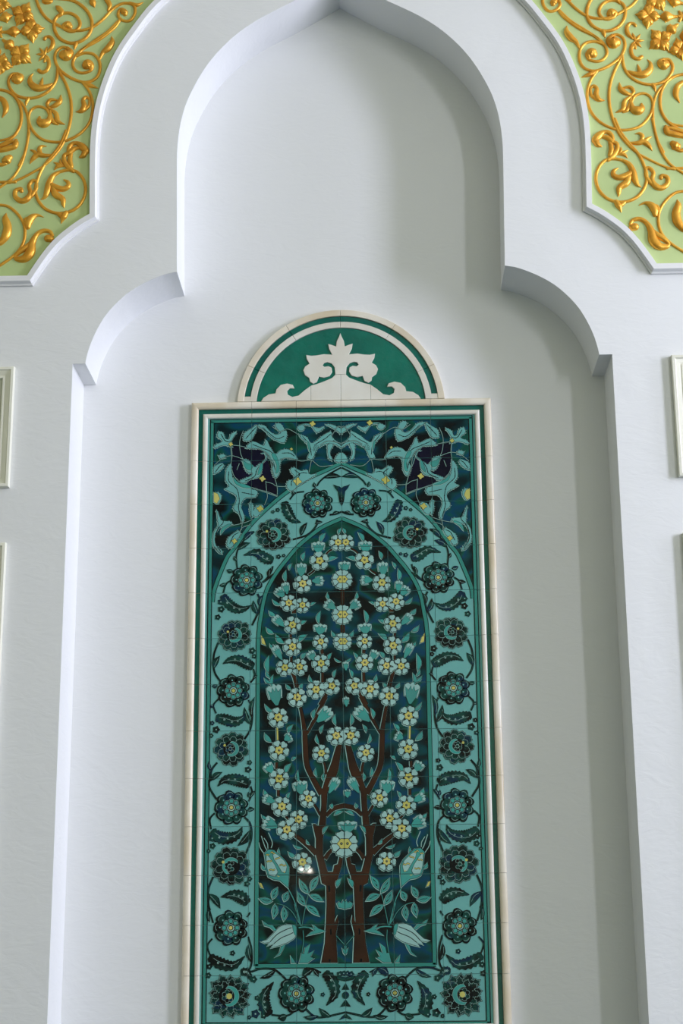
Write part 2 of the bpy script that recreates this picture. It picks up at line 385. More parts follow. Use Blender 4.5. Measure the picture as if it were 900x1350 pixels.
    lf(a((352, 520, 6), (372, 508, 9), (390, 525, 10), (385, 560, 14), (400, 588, 14), (435, 594, 2)), a((352, 515, 5), (356, 560, 8), (385, 585, 10)))
    lf(a((524, 488, 2), (530, 525, 13), (560, 550, 13), (592, 560, 7)), a((540, 520, 4), (585, 515, 10), (608, 540, 9), (595, 565, 7)), a((590, 570, 6), (555, 600, 12), (545, 645, 12), (505, 665, 3)), a((590, 575, 6), (588, 610, 9), (570, 650, 10), (545, 665, 4)))
    lf(a((575, 420, 6), (625, 440, 16), (670, 440, 20), (705, 410, 16), (708, 375, 9), (690, 352, 2)), a((650, 445, 14), (640, 410, 10), (632, 380, 2)))
    lf(a((720, 500, 10), (732, 520, 9), (737, 543, 2)))
    lf(a((425, 180, 10), (433, 200, 10), (437, 220, 2)))
    lf(a((910, 480, 10), (870, 510, 15), (858, 560, 15), (880, 606, 3)))
    lf(a((800, 750, 10), (805, 780, 14), (850, 795, 16), (915, 808, 12)), a((805, 752, 8), (850, 765, 8), (915, 785, 10)))
    lf(a((840, 850, 16), (856, 862, 24), (868, 866, 18)), a((860, 880, 8), (890, 890, 8), (915, 885, 8)))
    lf(b((250, 165, 8), (246, 138, 20), (275, 105, 24), (310, 78, 14), (350, 80, 14), (375, 110, 14), (380, 150, 12)), b((250, 140, 18), (268, 170, 18), (292, 182, 8)), b((295, 110, 10), (340, 120, 16), (375, 150, 16)))
    lf(b((375, 150, 14), (410, 165, 14), (412, 205, 15), (385, 250, 16), (345, 285, 12)), b((360, 150, 12), (370, 200, 16), (360, 250, 14)))
    lf(b((415, 245, 4), (440, 220, 10), (442, 188, 2)), b((420, 245, 4), (455, 230, 11), (492, 212, 2)), b((425, 245, 4), (465, 245, 12), (490, 270, 2)))
    lf(b((500, 155, 6), (560, 160, 14), (610, 150, 18), (650, 180, 14), (672, 215, 2)), b((545, 90, 2), (580, 88, 10), (600, 110, 14), (590, 145, 12)), b((615, 150, 14), (640, 125, 10), (665, 112, 4)))
    lf(b((620, 345, 10), (655, 345, 12), (682, 380, 12), (672, 430, 14), (695, 475, 20), (740, 492, 18), (785, 460, 15), (785, 415, 14), (745, 400, 12), (738, 418, 12)), b((625, 350, 10), (625, 400, 10), (650, 440, 14), (680, 470, 12)))
    lf(b((405, 595, 16), (425, 625, 20), (436, 650, 10), (443, 672, 2)), b((480, 590, 8), (450, 610, 14), (430, 630, 12)))
    lf(b((575, 620, 2), (620, 603, 10), (665, 620, 22), (690, 655, 24), (695, 690, 16)), b((665, 620, 12), (710, 630, 12), (722, 665, 10)))
    lf(b((525, 785, 22), (545, 780, 24)), b((510, 760, 10), (530, 730, 12), (580, 722, 14), (630, 750, 15), (665, 810, 22), (680, 880, 30), (725, 925, 26), (780, 925, 16), (800, 905, 8)), b((665, 800, 12), (710, 840, 18), (760, 870, 18), (798, 905, 10)))
    lf(b((450, 285, 10), (500, 315, 16), (530, 370, 20), (545, 430, 20), (565, 470, 12), (592, 486, 3)), b((515, 380, 18), (470, 405, 20), (420, 415, 18), (385, 395, 16), (388, 365, 12), (418, 345, 4)), b((500, 410, 18), (480, 455, 22), (430, 490, 18), (425, 530, 12), (420, 556, 2)))
    lf(b((858, 578, 2), (865, 620, 20), (850, 680, 26), (860, 740, 28), (895, 790, 20), (915, 800, 20)))
    lf(b((775, -10, 9), (830, 20, 8), (915, 35, 8)), b((775, 55, 18), (790, 82, 20), (840, 98, 14), (915, 110, 14)), b((790, 45, 12), (850, 50, 10), (915, 75, 10)))
    lf(b((830, 170, 18), (840, 188, 22)), b((855, 205, 12), (885, 215, 12), (915, 205, 12)))
    # --- star blossom with curls, and the bouquet of lobed blossoms
    ro('blossom', a((600, 225, 7), (572, 195, 12), (568, 160, 10), (585, 138, 9), (608, 138, 8), (618, 150, 9)), a((600, 262, 6), (592, 300, 10), (605, 335, 10), (635, 348, 10), (655, 335, 10)),
       *[a((618, 242, 4), (618+26*math.cos(t), 242+26*math.sin(t), 8), (618+52*math.cos(t), 242+52*math.sin(t), 1)) for t in (-1.9, -0.95, -0.1, 0.8, 2.3)], a((600, 285, 6), (612, 262, 9), (620, 285, 6)))
    def lobed(cx, cz, r, rot, a=a):
        st = []
        for k in range(4):
            t = rot+k*math.pi/2
            for dt, rr in ((-0.32, 0.78), (0.0, 1.0), (0.32, 0.78)):
                st.append(a((cx+0.1*r*math.cos(t), cz+0.1*r*math.sin(t), 0.12*r), (cx+0.52*r*math.cos(t+dt), cz+0.52*r*math.sin(t+dt), 0.235*r), (cx+rr*r*math.cos(t+dt*0.8), cz+rr*r*math.sin(t+dt*0.8), 0.03*r)))
        ro('blossom', *st, flat=1.0)
    for q in [(695, 92, 78, 0.1), (765, 238, 82, 0.9), (880, 290, 70, 1.3)]: lobed(*q)
    lobed(135, 82, 80, 0.5, c); lobed(10, 25, 60, 0.2, c)
    for cx, cz, dx, dz in [(800, 97, 1, 0), (830, 175, 0.6, -0.5), (848, 8, 0.9, 0.2), (915, 215, 0, -1)]:
        ro('bud', a((cx-dx*42, cz-dz*42, 3), (cx, cz, 30), (cx+dx*40, cz+dz*40, 12), (cx+dx*62, cz+dz*62, 8)), a((cx-4, cz-34, 2), (cx, cz, 18), (cx-4, cz+34, 2)))
    ro('blossom', *[a((895, 95, 8), (895+22*math.cos(t), 95+22*math.sin(t), 9), (895+34*math.cos(t), 95+34*math.sin(t), 6)) for t in [i*math.pi/3 for i in range(6)]])
    return root
spandrel(-1, 'green panel with gilded carved scrolls, left of the niche arch, right edge following the curve')
spandrel(1, 'green panel with gilded carved scrolls, right of the niche arch, left edge following the curve')

# ------------------------------------------------------------------ cream framed panels beside the niche
def framed(x0, x1, z0, z1, label):
    poly = [(x0, z0), (x1, z0), (x1, z1), (x0, z1)]
    root = thing('framed_wainscot', ((x0+x1)/2, 0, z0), label, 'wall panel', 'cream framed panels beside the niche')
    prof = [(0.0, -0.0006), (0.0, -0.020), (-0.003, -0.025), (-0.014, -0.026), (-0.018, -0.020), (-0.030, -0.017), (-0.040, -0.013), (-0.043, -0.016), (-0.050, -0.016), (-0.054, -0.006), (-0.056, -0.004)]
    V, F = [], []
    for d, y in prof: V += [(x, y, z) for x, z in offset(poly, d)]
    for i in range(len(prof)-1):
        for k in range(4):
            a = i*4+k; b_ = i*4+(k+1) % 4; F.append((a, b_, b_+4, a+4))
    link('moulding', finish(mesh('moulding', V, F, [CREAM]), 20), root)
    link('inset', prism('inset', offset(poly, -0.05), -0.005, -0.001, INSET), root)
xe = 1.424
for s, nm in ((-1, 'left'), (1, 'right')):
    for z0, z1, ps in ((3.560, 4.107, 'upper short'), (1.05, 3.315, 'lower tall')):
        x0, x1 = (xe, xe+0.62) if s > 0 else (-xe-0.62, -xe)
        framed(x0, x1, z0, z1, '%s cream framed panel on the white wall %s of the niche' % (ps, nm))

# ------------------------------------------------------------------ the tile panel
TX, TZ = 0.2, 0.2004
ZR0 = 0.5454+3.2011
YT = D-0.012                               # face of the tiles
XS = [XC+TX*k for k in range(-3, 4)]; ZS = [ZR0+TZ-TZ*k for k in range(0, 14)]
panel = thing('tile_mural', (XC, D, 1.27), 'tall glazed tile panel painted with a flowering tree, inside the niche', 'tile panel')
link('backing_board', box_me('backing_board', XC-0.66, XC+0.66, D-0.006, D+0.0, 1.28, 4.012, GROUT), panel)
G = 0.0011
def tile_mesh():
    x, z = TX/2-G*0.6, TZ/2-G*0.6
    return prism('glazed_tile', [(-x, -z), (x, -z), (x, z), (-x, z)], 0, 0.0062, TEAL, bevel=0.0007, segs=1)
tm = tile_mesh()
for i in range(6):
    for j in range(13):
        o = link('glazed_tile', tm, panel)
        o.location = Vector((XC+TX*(i-2.5), YT+random.uniform(-0.0002, 0.0), ZS[j]-TZ/2)) - panel.location
# border: cream pencil, green strip, white pencil, in lengths that line up with the tiles
prof = []
def arc(x0, x1, y0, h, n=7, m=0):
    r = []
    for i in range(n+1):
        t = math.pi*i/n; r.append(((x0+x1)/2-(x1-x0)/2*math.cos(t), y0-h*math.sin(t)**0.6, m))
    return r
YB = YT
prof = [(0, D, 0), (0, YB-0.006, 0)] + arc(0.0, 0.0325, YB-0.006, 0.013, 8, 0) + [(0.0325, YB-0.001, 1), (0.052, YB-0.001, 1)] + arc(0.0525, 0.0735, YB-0.001, 0.008, 7, 2) + [(0.0745, YB+0.002, 2)]
BW = 0.0745
X0 = XC-0.6645+0.0
XOUT = 0.6745-0.0035; ZT = 4.0105+0.010; ZBOT = 1.3417-BW+0.008
def border_piece(side, a, b, mit_a, mit_b):
    """side in 'LRTB'; a,b are coordinates along the run; mitred ends where asked"""
    V, F, FM = [], [], []
    n = len(prof)
    for end, c in ((0, a), (1, b)):
        mit = mit_a if end == 0 else mit_b
        for d, y, m_ in prof:
            t = c + (d if end == 0 else -d)*(1 if mit else 0) + (0.0006 if end == 0 else -0.0006)*(0 if mit else 1)
            if side == 'L': V.append((XC-XOUT+d, y, t))
            elif side == 'R': V.append((XC+XOUT-d, y, t))
            elif side == 'T': V.append((t, y, ZT-d))
            else: V.append((t, y, ZBOT+d))
    for i in range(n-1):
        F.append((i, i+1, n+i+1, n+i)); FM.append(prof[i+1][2])
    F.append(tuple(range(n))); FM.append(0); F.append(tuple(range(n, 2*n))); FM.append(0)
    me = mesh('border_tile', V, F, [MARBLE, DGREEN, MARBLE2], FM)
    finish(me, 40)
    link('border_tile', me, panel)
zsb = [ZT]+[z for z in ZS[1:-1]]+[ZBOT]
for i in range(13):
    for s in 'LR': border_piece(s, zsb[i+1], zsb[i], i == 12, i == 0)
xsb = [XC-XOUT]+XS[1:-1]+[XC+XOUT]
for i in range(6):
    for s in 'TB': border_piece(s, xsb[i], xsb[i+1], i == 0, i == 5)

# ---------- painted glaze: thin fired layers on the tiles, cut at every joint
LV = 0.00012
class Art:
    def __init__(s): s.V = []; s.F = []; s.M = []; s.mats = []
    def tri(s, poly, m, lv):
        if len(poly) < 3: return
        if m not in s.mats: s.mats.append(m)
        k = len(s.V); y = YT-0.0003-LV*lv
        s.V += [(x, y, z) for x, z in poly]
        for t in tessellate_polygon([[Vector((x, z, 0)) for x, z in poly]]):
            s.F.append(tuple(k+i for i in t)); s.M.append(s.mats.index(m))
    def ribbon(s, pts, ws, m, lv):
        if m not in s.mats: s.mats.append(m)
        k = len(s.V); y = YT-0.0003-LV*lv; n = len(pts)
        for i, (x, z) in enumerate(pts):
            a = pts[max(i-1, 0)]; b = pts[min(i+1, n-1)]; dx, dz = b[0]-a[0], b[1]-a[1]; L = math.hypot(dx, dz) or 1e-9
            w_ = ws[i] if hasattr(ws, '__len__') else ws
            s.V.append((x-dz/L*w_/2, y, z+dx/L*w_/2)); s.V.append((x+dz/L*w_/2, y, z-dx/L*w_/2))
        for i in range(n-1):
            a = k+2*i; s.F.append((a, a+1, a+3, a+2)); s.M.append(s.mats.index(m))
    def build(s, name, parent=panel):
        if not s.F: return
        me = mesh(name, s.V, s.F, s.mats, s.M)
        bm = bmesh.new(); bm.from_mesh(me)
        xs = [v[0] for v in s.V]; zs_ = [v[2] for v in s.V]
        for lines, ax, lo, hi in ((XS, 0, min(xs), max(xs)), (ZS, 2, min(zs_), max(zs_))):
            for c in lines:
                if c < lo-G or c > hi+G: continue
                no = (1, 0, 0) if ax == 0 else (0, 0, 1)
                for e in (-G, G):
                    co = (c+e, 0, 0) if ax == 0 else (0, 0, c+e)
                    bmesh.ops.bisect_plane(bm, geom=bm.verts[:]+bm.edges[:]+bm.faces[:], plane_co=co, plane_no=no)
                dead = [f for f in bm.faces if abs(f.calc_center_median()[ax]-c) < G*0.98]
                if dead: bmesh.ops.delete(bm, geom=dead, context='FACES')
        for f in bm.faces:
            f.normal_update()
            if f.normal.y > 0: f.normal_flip()
        bm.to_mesh(me); bm.free()
        return link(name, me, parent)
CNT = [0]
def jit():
    CNT[0] += 1; return (CNT[0] % 8)*0.1
PX = 0.0032
def shape(A, poly, fill, lv, ow=0.55, pale=0.45, sh=(-0.35, -0.45)):
    if pale: A.tri([(x+sh[0]*PX, z+sh[1]*PX) for x, z in offset(poly, (ow+pale)*PX)], PALE, lv)
    if ow: A.tri(offset(poly, ow*PX), BLACK, lv+1)
    A.tri(poly, fill, lv+2)
def mir(pts, on): return [(2*XC-x, z) for x, z in pts] if on else list(pts)
def WT(pts): return [W(p, YT) for p in pts]
def both(fn):
    for on in (False, True): fn(on)
cA = crop(270, 550, 4.7368); E1 = crop(270, 700, 8.4375); E2 = crop(265, 850, 7.5); E3 = crop(265, 1020, 7.5)
F7 = crop(230, 1130, 3.913); FB = crop(260, 1230, 4.5)
P2 = crop(330, 680, 6.923); P3 = crop(330, 800, 6.923); P4 = crop(330, 920, 6.923); P5 = crop(330, 1040, 6.923); P6 = crop(330, 1150, 6.923)

# arches
outA = WT(cA([(858, 285), (760, 330), (660, 375), (560, 435), (480, 492), (400, 560), (330, 625), (280, 680), (230, 750), (180, 822)]) + E1([(250, 290), (180, 450), (130, 580), (97, 690), (85, 790)]))
outA[0] = (XC, outA[0][1]); outA = cr(outA, 5)
inA = WT(P2([(845, 25), (740, 65), (640, 115), (540, 190), (430, 285), (340, 390), (260, 490), (200, 580), (150, 680), (118, 790), (100, 900)]) + P3([(85, 150)]))
inA[0] = (XC, inA[0][1]); xin = -0.3745
inA = cr(inA, 5)+[(xin, 2.94)]
zin = 1.5795
def arch_lines(on):
    A = Art()
    # corner field
    top = 3.925; lf_ = -0.5787
    pts = [p for p in outA if p[0] > lf_]
    A.tri(mir(pts+[(lf_, pts[-1][1]), (lf_, top), (XC, top)], on), FIELD, 1.0)
    A.build('painted_corner_field')
    A = Art()
    A.tri(mir(inA+[(xin, zin), (XC, zin)], on), FIELD, 1.05)
    A.build('painted_tree_field')
    for line_, extra, nm in ((outA, [], 'painted_arch_line'), (inA, [(xin, zin)], 'painted_arch_line')):
        A = Art(); L = mir(line_, on)
        A.ribbon(L, 6.4*PX, BLACK, 8); A.ribbon(L, 4.6*PX, RIB, 9)
        A.ribbon([(x, z) for x, z in L], 0.8*PX, BLACK, 10) if nm == 'none' else None
        if extra:
            L2 = mir([(xin, 2.94), (xin, zin)], on); A.ribbon(L2, 6.4*PX, BLACK, 8); A.ribbon(L2, 4.6*PX, RIB, 9)
            L2 = mir([(xin-0.0103*0.5, zin), (XC, zin)], on); A.ribbon(L2, 6.4*PX, BLACK, 8); A.ribbon(L2, 4.6*PX, RIB, 9)
        A.build(nm)
both(arch_lines)
A = Art()
def rect_line(o, wd, m, lv):
    x0, x1, z0, z1 = XC-0.5690-o, XC+0.5690+o, 1.3584-o, 3.925+o
    for p, q in (((x0-wd/2, z0), (x1+wd/2, z0)), ((x0-wd/2, z1), (x1+wd/2, z1)), ((x0, z0), (x0, z1)), ((x1, z0), (x1, z1))):
        A.ribbon([p, q], wd, m, lv)
rect_line(0.0, 0.0035, BLACK, 9.5); rect_line(0.0085, 0.0115, RIB, 9.2); rect_line(0.0165, 0.0040, BLACK, 9.5)
A.build('painted_edge_line')

# ---- motifs
def circ(cx, cz, r, n=14, rz=None): return [(cx+r*math.cos(2*math.pi*i/n), cz+(rz or r)*math.sin(2*math.pi*i/n)) for i in range(n)]
def blossom(c, r, petals=6, rot=0.0, on=False, yel=YEL, name='painted_blossom'):
    A = Art(); x, z = mir([c], on)[0]; r = r*PX; j = 20+jit()*3
    if on: rot = math.pi-rot
    P = []
    for k in range(petals):
        t = rot+2*math.pi*k/petals; hw = math.pi/petals*0.86; q = []
        for a_, rr in ((-0.35, 0.40), (-0.85, 0.66), (-0.98, 0.84), (-0.62, 1.0), (-0.2, 1.01), (0, 0.93), (0.2, 1.01), (0.62, 1.0), (0.98, 0.84), (0.85, 0.66), (0.35, 0.40)):
            q.append((x+r*rr*math.cos(t+a_*hw), z+r*rr*math.sin(t+a_*hw)))
        P.append(q)
    for q in P: A.tri([(u-0.5*PX, v-0.6*PX) for u, v in offset(q, 1.05*PX)], PALE, j)
    for q in P: A.tri(offset(q, 0.75*PX), BLACK, j+1)
    A.tri(circ(x, z, r*0.6), BLACK, j+1)
    for q in P: A.tri(q, PETAL, j+2)
    st = []
    for k in range(petals*2):
        t = rot+math.pi*(k+1)/petals; rr = (0.46 if k % 2 == 0 else 0.34)*r; st.append((x+rr*math.cos(t), z+rr*math.sin(t)))
    A.tri(offset(st, 0.6*PX), BLACK, j+3); A.tri(st, yel, j+4)
    A.tri(circ(x, z, 0.13*r, 8), BROWN, j+5); A.tri(circ(x+0.03*r, z+0.03*r, 0.05*r, 6), PALE, j+6)
    A.build(name)
def double_blossom(c, r):
    A = Art(); x, z = XC, W(c, YT)[1]; r = r*PX; j = 20+jit()*3; P = []
    for k in range(8):
        t = math.pi/8+2*math.pi*k/8; ax = 1.04; q = []
        for a_, rr in ((-0.33, 0.42), (-0.33, 0.7), (-0.36, 0.9), (-0.2, 1.02), (0, 0.95), (0.2, 1.02), (0.36, 0.9), (0.33, 0.7), (0.33, 0.42)):
            q.append((x+ax*r*rr*math.cos(t+a_), z+r*rr*math.sin(t+a_)))
        P.append(q)
    for q in P: A.tri([(u-0.4*PX, v-0.6*PX) for u, v in offset(q, 1.05*PX)], PALE, j)
    for q in P: A.tri(offset(q, 0.75*PX), BLACK, j+1)
    A.tri(circ(x, z, r*0.7), BLACK, j+1)
    for q in P: A.tri(q, PETAL, j+2)
    e = [(x+r*(0.52+0.05*math.cos(6*t))*math.cos(t), z+r*(0.38+0.05*math.cos(6*t))*math.sin(t)) for t in [2*math.pi*i/24 for i in range(24)]]
    A.tri(offset(e, 0.6*PX), BLACK, j+3); A.tri(e, YEL, j+4)
    for s in (-1, 1):
        A.tri(circ(x+s*0.24*r, z, 0.11*r, 8), BROWN, j+5); A.tri(circ(x+s*0.24*r, z, 0.04*r, 6), PALE, j+6)
    A.build('painted_blossom')
def leaf_poly(b, t, w_, bend=0.12):
    (x0, z0), (x1, z1) = b, t; dx, dz = x1-x0, z1-z0; n = (-dz, dx); out = []
    prof_ = [(0, 0), (0.15, 0.55), (0.35, 0.95), (0.55, 1.0), (0.78, 0.6), (1, 0)]
    L = math.hypot(dx, dz) or 1e-9
    cc = lambda s: (x0+dx*s+n[0]*bend*math.sin(math.pi*s), z0+dz*s+n[1]*bend*math.sin(math.pi*s))
    for s, k in prof_: c = cc(s); out.append((c[0]+n[0]/L*w_/2*k, c[1]+n[1]/L*w_/2*k))
    for s, k in prof_[-2:0:-1]: c = cc(s); out.append((c[0]-n[0]/L*w_/2*k, c[1]-n[1]/L*w_/2*k))
    return out
def leaf(b, t, w_=4.0, on=False, fill=LEAF, bend=0.12, vein=False, name='painted_leaf', lv=16):
    A = Art(); B, T = mir(WT([b, t]), on)
    p = leaf_poly(B, T, w_*PX, -bend if on else bend)
    shape(A, p, fill, lv+jit(), 0.45, 0.6 if vein else 0.4)
    if vein:
        q = leaf_poly(B, T, w_*PX*0.45, -bend if on else bend); cx = sum(u for u, v in q)/len(q); cz = sum(v for u, v in q)/len(q)
        A.tri([(cx+(u-cx)*0.65, cz+(v-cz)*0.65) for u, v in q], BLACK, lv+3.9); A.tri([(cx+(u-cx)*0.5, cz+(v-cz)*0.35) for u, v in q], LEAF, lv+4.3)
    A.build(name)
def bud(b, t, w_, on=False, name='painted_bud'):
    A = Art(); (x0, z0), (x1, z1) = mir(WT([b, t]), on); dx, dz = x1-x0, z1-z0; L = math.hypot(dx, dz); e = (dx/L, dz/L); n = (-dz/L, dx/L); h = w_*PX/2; j = 16+jit()
    def loc(q): return [(x0+e[0]*s*L+n[0]*k*h, z0+e[1]*s*L+n[1]*k*h) for s, k in q]
    for k in (-0.62, 0.0, 0.62):
        shape(A, loc([(0.35, k-0.35), (0.62, k-0.5), (0.86, k*1.1-0.42), (0.95+0.08*(k == 0), k*1.1), (0.86, k*1.1+0.42), (0.62, k+0.5), (0.35, k+0.35)]), PETAL, j+abs(k), 0.5, 0.35)
    shape(A, loc([(0, -0.18), (0.3, -0.7), (0.74, -1.0), (0.6, -0.5), (0.82, -0.25), (0.62, 0), (0.82, 0.25), (0.6, 0.5), (0.74, 1.0), (0.3, 0.7), (0, 0.18)]), LEAF, j+3, 0.4, 0.0)
    A.build(name)
def twig(pts, ws, on=False, m=BROWN, name='painted_twig', pale=True, lv=12):
    A = Art(); P = cr(mir(WT(pts), on), 5)
    if hasattr(ws, '__len__'): w_ = np.interp(np.linspace(0, 1, len(P)), np.linspace(0, 1, len(ws)), ws)*PX
    else: w_ = np.full(len(P), ws*PX)
    if pale: A.ribbon([(x-0.4*PX, z-0.3*PX) for x, z in P], list(w_+2.0*PX), PALE, lv+jit()*0.3)
    e = jit()*0.4
    A.ribbon(P, list(w_+1.2*PX), BLACK, lv+0.6+e); A.ribbon(P, list(w_), m, lv+1.2+e)
    A.build(name)

# ---- the flowering tree (left half traced, right half mirrored)
def tree(on):
    t = lambda pts, ws, **k: twig(pts, ws, on, **k)
    # trunk and limbs
    A = Art()
    trunk = P6([(690, 0), (695, 150), (698, 300), (692, 450), (682, 650), (650, 822), (792, 822), (785, 700), (777, 560), (802, 450), (796, 398), (780, 440), (768, 465), (770, 300), (775, 150), (785, 60), (792, 0)])
    low = P5([(690, 880), (655, 860), (640, 780), (620, 680), (600, 600), (600, 450), (572, 325), (592, 325), (625, 350), (640, 230), (650, 150), (648, 0), (700, 0), (692, 180), (684, 330), (658, 450), (658, 600), (682, 690), (705, 770), (725, 832), (750, 790), (768, 700), (800, 690), (820, 600), (845, 600), (830, 700), (800, 800), (786, 880)])
    main = P4([(650, 870), (660, 830), (700, 700), (740, 600), (790, 430), (832, 430), (800, 650), (765, 760), (705, 850), (700, 870)])
    for poly, nm in ((trunk, 0), (low, 1), (main, 2)):
        p = mir(WT(poly), on)
        A.tri([(x-0.5*PX, z) for x, z in offset(p, 1.3*PX)], PALE, 12.0+nm*0.1); A.tri(offset(p, 0.7*PX), BLACK, 12.7+nm*0.1)
    for poly, nm in ((trunk, 0), (low, 1), (main, 2)): A.tri(mir(WT(poly), on), BROWN, 13.6+nm*0.1)
    for q in ([(705, 120), (712, 180), (730, 175), (725, 120)], [(727, 520), (728, 570), (742, 572), (740, 515)], [(715, 790), (715, 820), (735, 820), (732, 795)]):
        A.tri(mir(WT(P6(q)), on), BLACK, 14.2)
    A.build('painted_trunk')
    t(P4([(650, 880), (570, 735), (515, 605), (500, 400), (495, 300), (470, 150), (445, 40)]), [7, 6, 6.5, 6, 4, 3])
    t(P4([(515, 330), (590, 190), (635, 100), (690, -10)]), [2.5, 4, 4.5, 4]); t(P3([(640, 900), (690, 800), (730, 740)]), [6, 4, 2])
    t(P3([(460, 910), (440, 850)]), [4, 4])
    t(P5([(605, 590), (540, 530), (470, 470), (400, 420)]), [7, 5.5, 5, 4]); t(P5([(360, 290), (310, 240)]), 2)
    t(P5([(640, 240), (600, 170), (570, 130)]), [3, 2]); t(P5([(680, 640), (720, 580), (780, 530)]), [5, 4, 4])
    t(P5([(690, 245), (760, 180), (858, 152)]), [4, 5, 5.5])
    t(P3([(428, 740), (400, 640), (370, 590)]), [5, 3]); t(P3([(372, 520), (374, 430), (368, 250)]), 2.5); t(P3([(658, 690), (658, 600)]), 3); t(P3([(655, 430), (650, 360)]), 3.5)
    t(P2([(530, 540), (590, 490), (700, 340), (760, 300)]), 1.5); t(P3([(398, 60), (395, 0)]), 5)
    t(P4([(245, 270), (250, 400)]), 2, m=YEL); t(P4([(240, 590), (238, 650)]), 3); t(P4([(255, 900), (255, 840)]), 3)
    t(P4([(690, 700), (685, 640), (672, 590)]), [3, 2])
    # blossoms
    for f, x, z, r, n in [(P2, 800, 243, 11, 6), (P2, 632, 410, 12.5, 5), (P2, 478, 620, 12, 6), (P2, 352, 795, 11, 6), (P2, 475, 815, 10, 6), (P3, 385, 165, 11.5, 6), (P3, 385, 365, 12, 6), (P3, 643, 318, 10, 6),
                          (P3, 315, 555, 11, 6), (P3, 448, 548, 11, 6), (P3, 645, 515, 11.5, 6), (P3, 600, 755, 12, 6), (P3, 745, 722, 11, 5), (P3, 428, 825, 12.5, 6), (P4, 255, 178, 13, 6), (P4, 263, 480, 13, 6),
                          (P4, 785, 345, 12, 6), (P4, 648, 505, 11, 6), (P4, 263, 738, 13, 6), (P5, 530, 88, 11, 6), (P5, 288, 160, 12.5, 6), (P5, 440, 278, 12, 6), (P5, 333, 370, 12.5, 6), (P5, 475, 668, 12, 6)]:
        blossom(WT(f([(x, z)]))[0], r, n, rot=random.uniform(0, 1), on=on)
    # buds
    for f, b_, tp, w_ in [(P2, (622, 345), (622, 235), 16), (P2, (465, 560), (465, 430), 13), (P2, (562, 595), (670, 590), 11), (P2, (335, 715), (318, 605), 9), (P2, (312, 745), (238, 665), 11), (P2, (775, 850), (685, 785), 12),
                        (P3, (310, 180), (212, 85), 10), (P3, (635, 255), (640, 155), 16), (P3, (288, 485), (215, 350), 9), (P3, (590, 495), (538, 405), 10), (P3, (242, 900), (210, 705), 18),
                        (P4, (610, 220), (735, 95), 15), (P4, (310, 385), (375, 345), 11), (P4, (205, 685), (145, 600), 12), (P4, (465, 880), (450, 755), 17), (P4, (718, 870), (800, 725), 10),
                        (P5, (225, 125), (118, 75), 10), (P5, (245, 350), (120, 290), 15)]:
        bud(f([b_])[0], f([tp])[0], w_, on)
    # leaves
    for f, b_, tp, w_ in [(P2, (640, 237), (685, 158), 5), (P2, (480, 402), (497, 335), 4.5), (P2, (700, 412), (792, 380), 5), (P2, (355, 490), (377, 437), 3.5), (P2, (325, 600), (328, 500), 5), (P2, (275, 815), (203, 765), 4),
                          (P2, (550, 815), (592, 792), 2.5), (P2, (720, 762), (705, 706), 3.5), (P2, (805, 165), (830, 113), 3.5), (P3, (228, 82), (172, 38), 5), (P3, (463, 157), (507, 128), 4), (P3, (212, 242), (148, 190), 5),
                          (P3, (305, 332), (236, 254), 6), (P3, (440, 317), (512, 255), 6), (P3, (625, 152), (642, 38), 5), (P3, (788, 278), (743, 224), 4), (P3, (212, 377), (180, 340), 3), (P3, (470, 477), (508, 420), 5),
                          (P3, (712, 482), (740, 423), 3.5), (P3, (165, 600), (172, 445), 6), (P3, (762, 642), (782, 574), 3.5), (P3, (190, 700), (128, 650), 3.5), (P3, (200, 730), (210, 620), 4), (P3, (180, 650), (145, 585), 3),
                          (P3, (565, 690), (540, 630), 4), (P3, (372, 752), (328, 708), 4), (P3, (460, 750), (478, 703), 4), (P4, (575, 187), (592, 104), 4.5), (P4, (643, 317), (668, 250), 4), (P4, (626, 418), (606, 340), 3.5),
                          (P4, (780, 246), (775, 152), 4.5), (P4, (215, 137), (133, 58), 4.5), (P4, (345, 318), (386, 248), 4.5), (P4, (193, 402), (133, 323), 6), (P4, (320, 687), (373, 598), 5.5), (P4, (383, 567), (418, 540), 3),
                          (P4, (608, 717), (597, 645), 3.5), (P4, (670, 755), (672, 690), 3), (P4, (448, 770), (438, 660), 4), (P4, (168, 892), (128, 842), 3.5), (P5, (340, 87), (362, 34), 3.5), (P5, (745, 175), (748, 135), 4),
                          (P5, (152, 60), (125, 20), 3.5), (P5, (150, 275), (105, 238), 3.5), (P5, (418, 622), (348, 574), 5), (P5, (665, 402), (708, 338), 3.5), (P5, (470, 540), (395, 512), 3), (P5, (540, 505), (515, 468), 2.5),
                          (P5, (270, 590), (262, 545), 2.5), (P5, (770, 235), (840, 205), 4), (P5, (790, 895), (828, 818), 5), (P3, (825, 500), (768, 468), 2), (P5, (140, 740), (105, 690), 3.5)]:
        leaf(f([b_])[0], f([tp])[0], w_, on)
    # paired-leaf sprays at the foot
    for b_, tp in [((205, 240), (248, 140)), ((200, 262), (82, 240)), ((310, 262), (345, 180)), ((228, 290), (212, 415)), ((308, 318), (305, 440)), ((530, 192), (452, 66)), ((555, 160), (620, 38)), ((500, 300), (432, 178)), ((545, 208), (665, 262)), ((512, 302), (628, 395))]:
        leaf(P6([b_])[0], P6([tp])[0], 7.5, on, vein=True, bend=0.05)
    st = lambda pts, w_=0.8: twig(P6(pts), w_, on, m=LEAF, name='painted_stem', pale=False, lv=14)
    st([(240, 285), (310, 305), (380, 360), (440, 460)]); st([(470, 490), (490, 380), (530, 200), (570, 150)]); st([(345, 150), (400, 260), (440, 400), (460, 490)], 1.2)
    st([(480, 530), (485, 620), (470, 740)]); st([(440, 505), (500, 500), (570, 510)], 1.5); st([(450, 480), (400, 290)])
